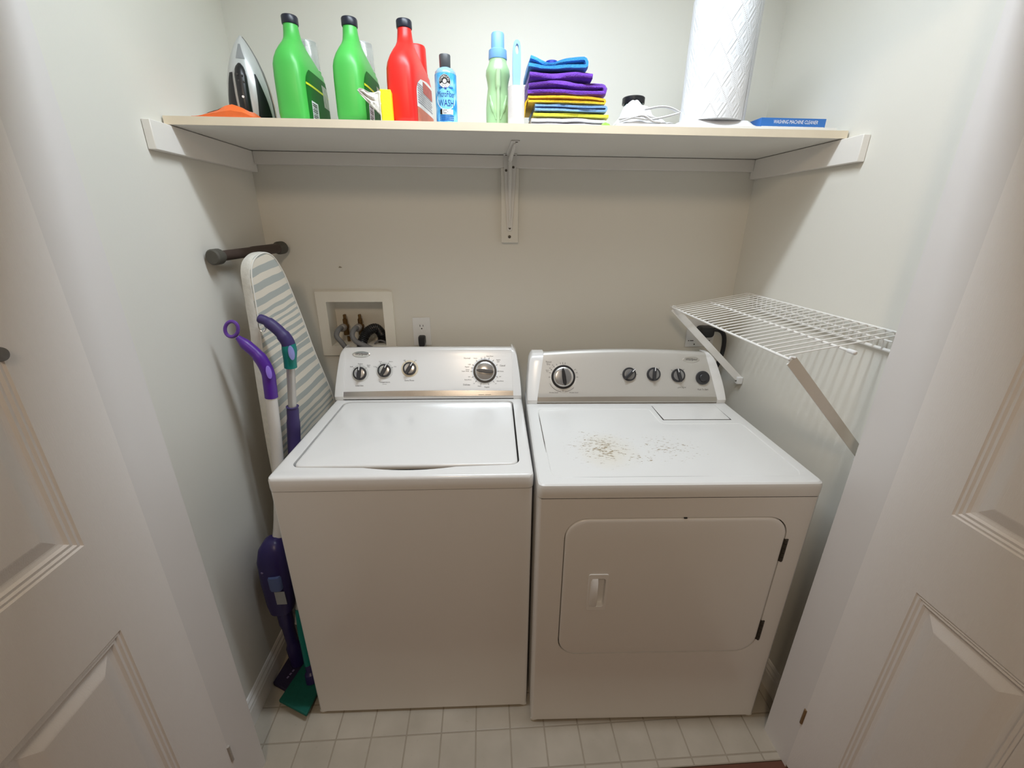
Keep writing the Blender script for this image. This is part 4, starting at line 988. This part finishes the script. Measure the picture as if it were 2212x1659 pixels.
for s_, z, sz in (('detail', .0770, .0042), ('made for cloths', .0155, .0040), ('towels and pads', .0110, .0040), ('washes out dirt', .0065, .0040)):
    if z > .05:
        for k in range(3):
            for q in (-.017, .0085): t2.add([fn(q+k*.0032, z), fn(q+k*.0032+.0022, z), fn(q+k*.0032+.0022, z+.003), fn(q+k*.0032, z+.003)], [(0, 1, 2, 3)])
    else:
        for k in range(14): t2.add([fn(-.018+k*.0026, z), fn(-.018+k*.0026+.0019, z), fn(-.018+k*.0026+.0019, z+.0026), fn(-.018+k*.0026, z+.0026)], [(0, 1, 2, 3)])
t2.add([fn(-.003, .0745), fn(.002, .0745), fn(.002, .0800), fn(-.003, .0800)], [(0, 1, 2, 3)])
tag(t2.build('small_print', m_navyp, lab, smooth=False), kind='stuff')
def cyl_rect(x0, x1, z0, z1, off, m, name):
    fn = cylf(off); v = []; f = []
    for j in (z0, z1):
        for i in range(9): v.append(fn(x0+(x1-x0)*i/8, j))
    for i in range(8): f.append((i, i+1, 10+i, 9+i))
    return MB().add(v, f).build(name, m, lab)
cyl_rect(-.0165, .0165, .0205, .0315, .0013, m_white, 'info_box'); cyl_rect(-.0165, -.0105, .0205, .0315, .0016, m_black, 'info_tab')
t3 = MB(); fn3 = cylf(.0018)
for z, x1 in ((.0288, .001), (.0255, .004), (.0225, .0)):
    t3.add([fn3(-.0085, z), fn3(x1, z), fn3(x1, z+.0012), fn3(-.0085, z+.0012)], [(0, 1, 2, 3)])
tag(t3.build('info_lines', m_print, lab, smooth=False), kind='stuff')

# pale green softener bottle
sf = thing('softener_bottle', 'pale green softener bottle with light blue cap beside the lint roller', 'bottle', (-.0265, -.315, ST))
m_soft = mat('softener_green', (.36, .58, .30), .35, var=(20, .05), coat=.2); m_sblue = mat('cap_sky', (.20, .43, .76), .4, var=(40, .04))
MB().rings([sup(z, 0, 0, hx, hy, e, 28) for z, hx, hy, e in ((0, .029, .027, 3), (.004, .0315, .029, 3), (.05, .0318, .029, 2.6), (.075, .0295, .027, 2.3), (.096, .0265, .025, 2), (.110, .0285, .027, 2), (.124, .0318, .030, 2), (.136, .0305, .029, 2), (.148, .0245, .0245, 2), (.154, .0225, .0225, 2), (.160, .0225, .0225, 2))]).build('body', m_soft, sf, ang=60)
MB().tube(bez([(0, -.0285, .004), (0, -.0305, .03), (0, -.031, .06), (0, -.029, .088), (0, -.0295, .112), (.001, -.029, .130)], 5), [.004]*6+[.005]*10+[.007]*10, 10).build('front_rib', mat('softener_rib', (.44, .64, .36), .35, var=(20, .05)), sf)
for sx in (-1, 1): MB().tube(bez([(sx*.006, -.0285, .02), (sx*.015, -.0275, .045), (sx*.022, -.022, .075)], 5), [.002]*4+[.0045]*4+[.002]*3, 8).build('side_rib', m_soft, sf)
MB().lathe([(.0232, 0), (.0240, .002), (.0232, .020), (.0195, .0225)], 28, Tm((0, 0, .1585))).build('cap_collar', m_sblue, sf)
MB().lathe([(.0172, 0), (.0165, .033), (.0150, .036), (.009, .0362)], 24, Tm((0, 0, .1800))).build('cap', m_sblue, sf)

# lint roller
lr = thing('lint_roller', 'white lint roller standing upright with light blue handle', 'lint roller', (.0185, -.378, ST))
MB().lathe([(.0195, 0), (.0212, .0005), (.0212, .084), (.0190, .0843), (.0185, .082)], 28).build('paper_roll', mat('roll_paper', (.70, .66, .63), .85, bump=(160, .3), var=(70, .06)), lr)
hl = MB(); o_ = [(-.0085, .078), (.0085, .078), (.0092, .095), (.0102, .115), (.0104, .135), (.0100, .155), (.0092, .168), (.0075, .1765), (.004, .1808), (0, .182), (-.004, .1808), (-.0075, .1765), (-.0092, .168), (-.0100, .155), (-.0104, .135), (-.0102, .115), (-.0092, .095)]
ho = [(.0005+.0042*math.cos(t), .1625+.0105*math.sin(t)) for t in [2*PI*k/20 for k in range(20)]]
plate_with_hole(hl, o_, ho, -.006, .006, T_back); hl.add([(x, .006, z) for x, z in o_+ho], tessellate_polygon([[Vector((x, z, 0)) for x, z in o_], [Vector((x, z, 0)) for x, z in ho]]))
hl.build('handle', mat('handle_sky', (.27, .48, .80), .4, var=(40, .04)), lr, bevel=.0025, seg=3)

# folded towels: each is a serpentine of cloth
def towel(name, label, loc, w, h, layers, dep, m, seed, fold_right=True, sag=0.0, wav=.003, group='folded cloths in the stack', taper=0.0):
    t = thing(name, label, 'towel', loc, 0, group)
    th = h/layers*.47; path = []
    for k in range(layers):
        z = h*(k+.5)/layers; xs = [-w/2 + w*i/18 for i in range(19)]
        if (k % 2 == 0) != fold_right: xs = xs[::-1]
        lo = 0 if k == 0 else 1; 
        for x in xs: path.append((x, z))
        if k < layers-1:
            xe = xs[-1]; s_ = 1 if xe > 0 else -1; r = h/layers/2
            for a in (-50, 0, 50): path.append((xe + s_*r*math.cos(math.radians(a)), z + r + r*math.sin(math.radians(a))))
    ny = 9; rs = []
    for j in range(ny+1):
        y = -dep*j/ny*-1; P = []
        for i, (x, z) in enumerate(path):
            q = noise.noise(Vector((x*16, y*9, seed*3.1))); q2 = noise.noise(Vector((x*60, z*60, seed+5)))
            zz = z + wav*q*(z/h*.8+.2) + sag*math.sin((x/w+.5)*PI*2.2+seed)*(z/h)
            P.append((x*(1-taper*z/h), y + .004*noise.noise(Vector((x*25, z*90, seed))), zz, q2))
        ring_t, ring_b = [], []
        for i in range(len(P)):
            a = Vector((P[max(0, i-1)][0], P[max(0, i-1)][2])); b = Vector((P[min(len(P)-1, i+1)][0], P[min(len(P)-1, i+1)][2])); d_ = (b-a).normalized(); nn = Vector((-d_.y, d_.x))
            tt = th*(1+.12*P[i][3])*(0.55 if j in (0, ny) else 1)
            c = Vector((P[i][0], P[i][2])); p1, p2 = c+nn*tt, c-nn*tt
            ring_t.append((p1.x, P[i][1], max(p1.y, .0003))); ring_b.append((p2.x, P[i][1], max(p2.y, .0003)))
        rs.append(ring_t + ring_b[::-1])
    MB().rings(rs).build('cloth', m, t, ang=80)
    return t
def terry(name, c, sh=.3): return mat(name, c, .95, bump=(420, 1.0), var=(160, .22), sheen=sh)
TX, TY = .1530, -.366
towel('folded_towel', 'white folded cloth at the bottom of the towel stack', (TX+.004, TY, ST), .195, .0235, 2, .17, terry('terry_white', (.72, .70, .72)), 1, wav=.006)
towel('folded_towel', 'lime yellow folded cloth just above the white one', (TX+.012, TY+.002, ST+.0235), .200, .0125, 1, .17, terry('terry_lime', (.70, .68, .05)), 2, wav=.003)
towel('folded_towel', 'soft blue folded cloth in the middle of the towel stack', (TX+.008, TY, ST+.0360), .185, .0175, 2, .17, terry('terry_soft_blue', (.23, .42, .74)), 3, wav=.002)
gt = towel('folded_towel', 'golden yellow folded cloth under the purple cloths', (TX-.004, TY, ST+.0535), .198, .0185, 2, .17, terry('terry_gold', (.90, .52, .02)), 4, wav=.004, sag=.0015)
dp = bez([(-.095, .002, .010), (-.104, .001, .002), (-.108, .0, -.020), (-.111, .0, -.042)], 5)
MB().rings([[(q.x-.003, y, q.z), (q.x+.0025, y, q.z+.002)] + [(q.x+.0025, y+.10, q.z+.002), (q.x-.003, y+.10, q.z)] for q in dp for y in (.002,)]).build('drooping_corner', terry('terry_gold', (.90, .52, .02)), gt)
towel('folded_towel', 'purple folded cloth, lower and wider of the two', (TX-.006, TY+.003, ST+.0725), .200, .033, 2, .17, terry('terry_purple', (.15, .035, .42)), 5, wav=.007, sag=.003, taper=.06)
towel('folded_towel', 'purple folded cloth, upper and narrower of the two', (TX-.018, TY+.005, ST+.1080), .172, .020, 1, .165, terry('terry_purple', (.15, .035, .42)), 6, wav=.006, sag=-.004, taper=.1)
towel('folded_towel', 'bright blue folded cloth on top of the towel stack', (TX-.030, TY+.003, ST+.1300), .150, .026, 2, .16, terry('terry_blue', (.03, .27, .68)), 8, wav=.010, sag=.008, taper=.12)

bc = thing('blue_capped_bottle', 'bottle with dark blue cap behind the towel stack', 'bottle', (.137, -.155, ST))
MB().rings([sup(z, 0, 0, hx, hy, 2.6, 24) for z, hx, hy in ((0, .036, .024), (.005, .039, .026), (.13, .039, .026), (.155, .033, .022), (.172, .018, .016), (.18, .016, .016))]).build('body', mat('bottle_white', (.75, .78, .80), .35, var=(20, .03)), bc)
MB().lathe([(.0185, 0), (.0192, .002), (.0190, .026), (.0175, .028), (.01, .0282)], 26, Tm((0, 0, .179))).build('cap', mat('cap_royal', (.012, .045, .42), .35, var=(30, .05)), bc)

gs = thing('green_scrap', 'small crumpled lime green scrap on the shelf edge', 'cloth scrap', (.252, -.386, ST))
v, f = heap(12, 8, -.012, .013, -.010, .012, lambda u, w: .0008 + .012*math.sin(PI*min(1, max(0, u)))**.7*math.sin(PI*w)**.6*(.8+.35*noise.noise(Vector((u*4, w*4, 9)))))
MB().add(v, f).build('cloth', terry('terry_green', (.25, .60, .05)), gs)

jr = thing('black_lid_jar', 'jar with black lid behind the white fabric bundle', 'jar', (.383, -.185, ST))
MB().lathe([(.028, 0), (.0305, .003), (.0305, .085), (.027, .095), (.0265, .100)], 28).build('body', mat('jar_teal', (.03, .09, .10), .25, var=(20, .05)), jr)
MB().lathe([(.0325, 0), (.0330, .001), (.0330, .0155), (.031, .0175), (.02, .0176)], 32, Tm((0, 0, .0975))).build('lid', m_black, jr)

fsht = thing('flat_sheet', 'thin flat white sheet lying along the right half of the shelf', 'sheet', (.58, -.30, ST))
MB().box((-.300, -.1005, .0003), (.296, .10, .0065)).build('panel', mat('sheet_white', (.84, .82, .78), .5, var=(10, .02)), fsht, bevel=.001)
bg = thing('plastic_bag', 'flattened white plastic bag under the paper towel roll', 'bag', (.565, -.32, ST+.0065))
v, f = heap(24, 16, -.125, .105, -.072, .085, lambda u, w: .0012 + .0165*min(1, min(u, 1-u)*9)*min(1, min(w, 1-w)*8)*(1-.06*noise.noise(Vector((u*9, w*7, 4)))))
MB().add(v, f).build('bag', mat('bag_white', (.75, .75, .76), .3, bump=(70, .4), var=(30, .04)), bg)

wc = thing('fabric_bundle', 'crumpled white fabric bundle with ribbed straps beside the paper towel', 'cloth', (.372, -.330, ST+.0067))
def wf(u, w):
    e = min(1, min(u, 1-u)*5)*min(1, min(w, 1-w)*4)
    base = .064*math.exp(-((u-.34)/.26)**2) + .020*math.exp(-((u-.75)/.25)**2)
    fold = .016*abs(math.sin(11*u+7*w+3.5*noise.noise(Vector((u*4, w*4, 2))))) + .010*noise.noise(Vector((u*9, w*9, 5)))
    return .001 + e**.6*max(.002, base*(.62+.38*math.sin(PI*w)) + fold*.8 - .012)
v, f = heap(44, 26, -.092, .085, -.060, .070, wf)
m_wcl = mat('fabric_white', (.72, .72, .73), .85, bump=(300, .25), var=(60, .04), sheen=.2)
MB().add(v, f).build('cloth', m_wcl, wc, ang=70)
for pts in ([(-.088, -.063, .010), (-.05, -.066, .013), (-.01, -.066, .010), (.03, -.066, .016), (.07, -.064, .026)], [(-.085, -.064, .004), (-.03, -.067, .018), (.0, -.068, .006), (.022, -.067, .004)], [(-.02, -.058, .034), (.02, -.062, .040), (.05, -.058, .038), (.078, -.05, .030)]):
    P = bez(pts, 8); MB().tube(P, [.0046+.0007*(k % 2) for k in range(len(P))], 8, flat=.55).build('strap', m_wcl, wc)

# paper towel roll
def make_paper():
    m = bpy.data.materials.new('paper_towel'); m.use_nodes = True; nt = m.node_tree; b = nt.nodes['Principled BSDF']
    b.inputs['Base Color'].default_value = (.78, .78, .79, 1); b.inputs['Roughness'].default_value = .9
    tc = N(nt, 'ShaderNodeTexCoord'); sp = N(nt, 'ShaderNodeSeparateXYZ'); nt.links.new(tc.outputs['Object'], sp.inputs[0])
    an = math_node(nt, 'MULTIPLY', math_node(nt, 'ARCTAN2', sp.outputs[0], math_node(nt, 'MULTIPLY', sp.outputs[1], -1.0)), .082)
    z = math_node(nt, 'MULTIPLY', sp.outputs[2], .62)
    def tri(v, p): return math_node(nt, 'PINGPONG', v, p)
    P = .021
    d = math_node(nt, 'ADD', tri(an, P), tri(z, P))              # diamond rings
    r = math_node(nt, 'SINE', math_node(nt, 'MULTIPLY', d, 2*PI/.0105))
    ln = math_node(nt, 'ABSOLUTE', math_node(nt, 'SUBTRACT', d, P)); dots = math_node(nt, 'LESS_THAN', ln, .0016)
    dsn = math_node(nt, 'SINE', math_node(nt, 'MULTIPLY', math_node(nt, 'SUBTRACT', an, z), 2*PI/.0042))
    h = math_node(nt, 'SUBTRACT', math_node(nt, 'MULTIPLY', r, .35), math_node(nt, 'MULTIPLY', dots, math_node(nt, 'ADD', math_node(nt, 'MULTIPLY', dsn, .5), .6)))
    n2 = N(nt, 'ShaderNodeTexNoise'); n2.inputs['Scale'].default_value = 500; nt.links.new(tc.outputs['Object'], n2.inputs['Vector'])
    h = math_node(nt, 'ADD', h, math_node(nt, 'MULTIPLY', n2.outputs['Fac'], .5))
    bp = N(nt, 'ShaderNodeBump'); bp.inputs['Strength'].default_value = .55; bp.inputs['Distance'].default_value = .0016
    nt.links.new(h, bp.inputs['Height']); nt.links.new(bp.outputs[0], b.inputs['Normal'])
    return m
m_paper = make_paper()
pt = thing('paper_towel_roll', 'tall quilted white paper towel roll standing on the shelf', 'paper towel', (.5640, -.318, ST+.0245))
ptb = MB(); rs = []
for z in [.279*k/16 for k in range(17)]:
    rs.append([((.0815+.0010*noise.noise(Vector((math.cos(2*PI*i/56)*2, math.sin(2*PI*i/56)*2, z*9))))*math.cos(2*PI*i/56), (.0815+.0010*noise.noise(Vector((math.cos(2*PI*i/56)*2, math.sin(2*PI*i/56)*2, z*9))))*math.sin(2*PI*i/56), z) for i in range(56)])
nn = 56; inn = [[(.021*math.cos(2*PI*i/56), .021*math.sin(2*PI*i/56), z) for i in range(56)] for z in (.279, 0)]
ptb.rings(rs + inn + [rs[0]], False, False); ptb.build('sheets', m_paper, pt, ang=60)
MB().lathe([(.0208, .0), (.0208, .279)], 32, cap0=False, cap1=False).build('core', mat('cardboard', (.45, .35, .24), .8, var=(60, .1)), pt)
fl_ = MB(); rs = []
for k in range(15):
    a = math.radians(-10 - 30*k/14); r_ = .0826 + .0030*(1-k/14)**2*3
    rs.append([(r_*math.cos(a), r_*math.sin(a), .0008), (r_*math.cos(a), r_*math.sin(a), .2782), ((r_-.0006)*math.cos(a), (r_-.0006)*math.sin(a), .2782), ((r_-.0006)*math.cos(a), (r_-.0006)*math.sin(a), .0008)])
fl_.rings(rs); fl_.build('loose_sheet', m_paper, pt)

# washing machine cleaner box
cb = thing('cleaner_box', 'flat blue washing machine cleaner box at the right end of the shelf', 'box', (.771, -.372, ST+.0067))
m_bx = mat('box_blue', (.03, .16, .50), .45, var=(20, .04)); m_bx2 = mat('box_blue_lid', (.05, .20, .58), .45, var=(20, .04))
MB().box((-.0915, 0, 0), (.0915, .105, .026)).build('carton', m_bx, cb, bevel=.0008)
t4 = MB(); put_text(t4, 'WASHING MACHINE CLEANER', .0122, lambda x, y: (.006+x, -.0005, .0165+y), sx=.74, shear=.12); tag(t4.build('carton_lettering', m_white, cb, smooth=False), kind='stuff')
MB().box((-.088, -.0004, .0006), (.088, .0004, .0062)).build('carton_band', mat('band_pale', (.60, .64, .70), .5, var=(120, .4)), cb)
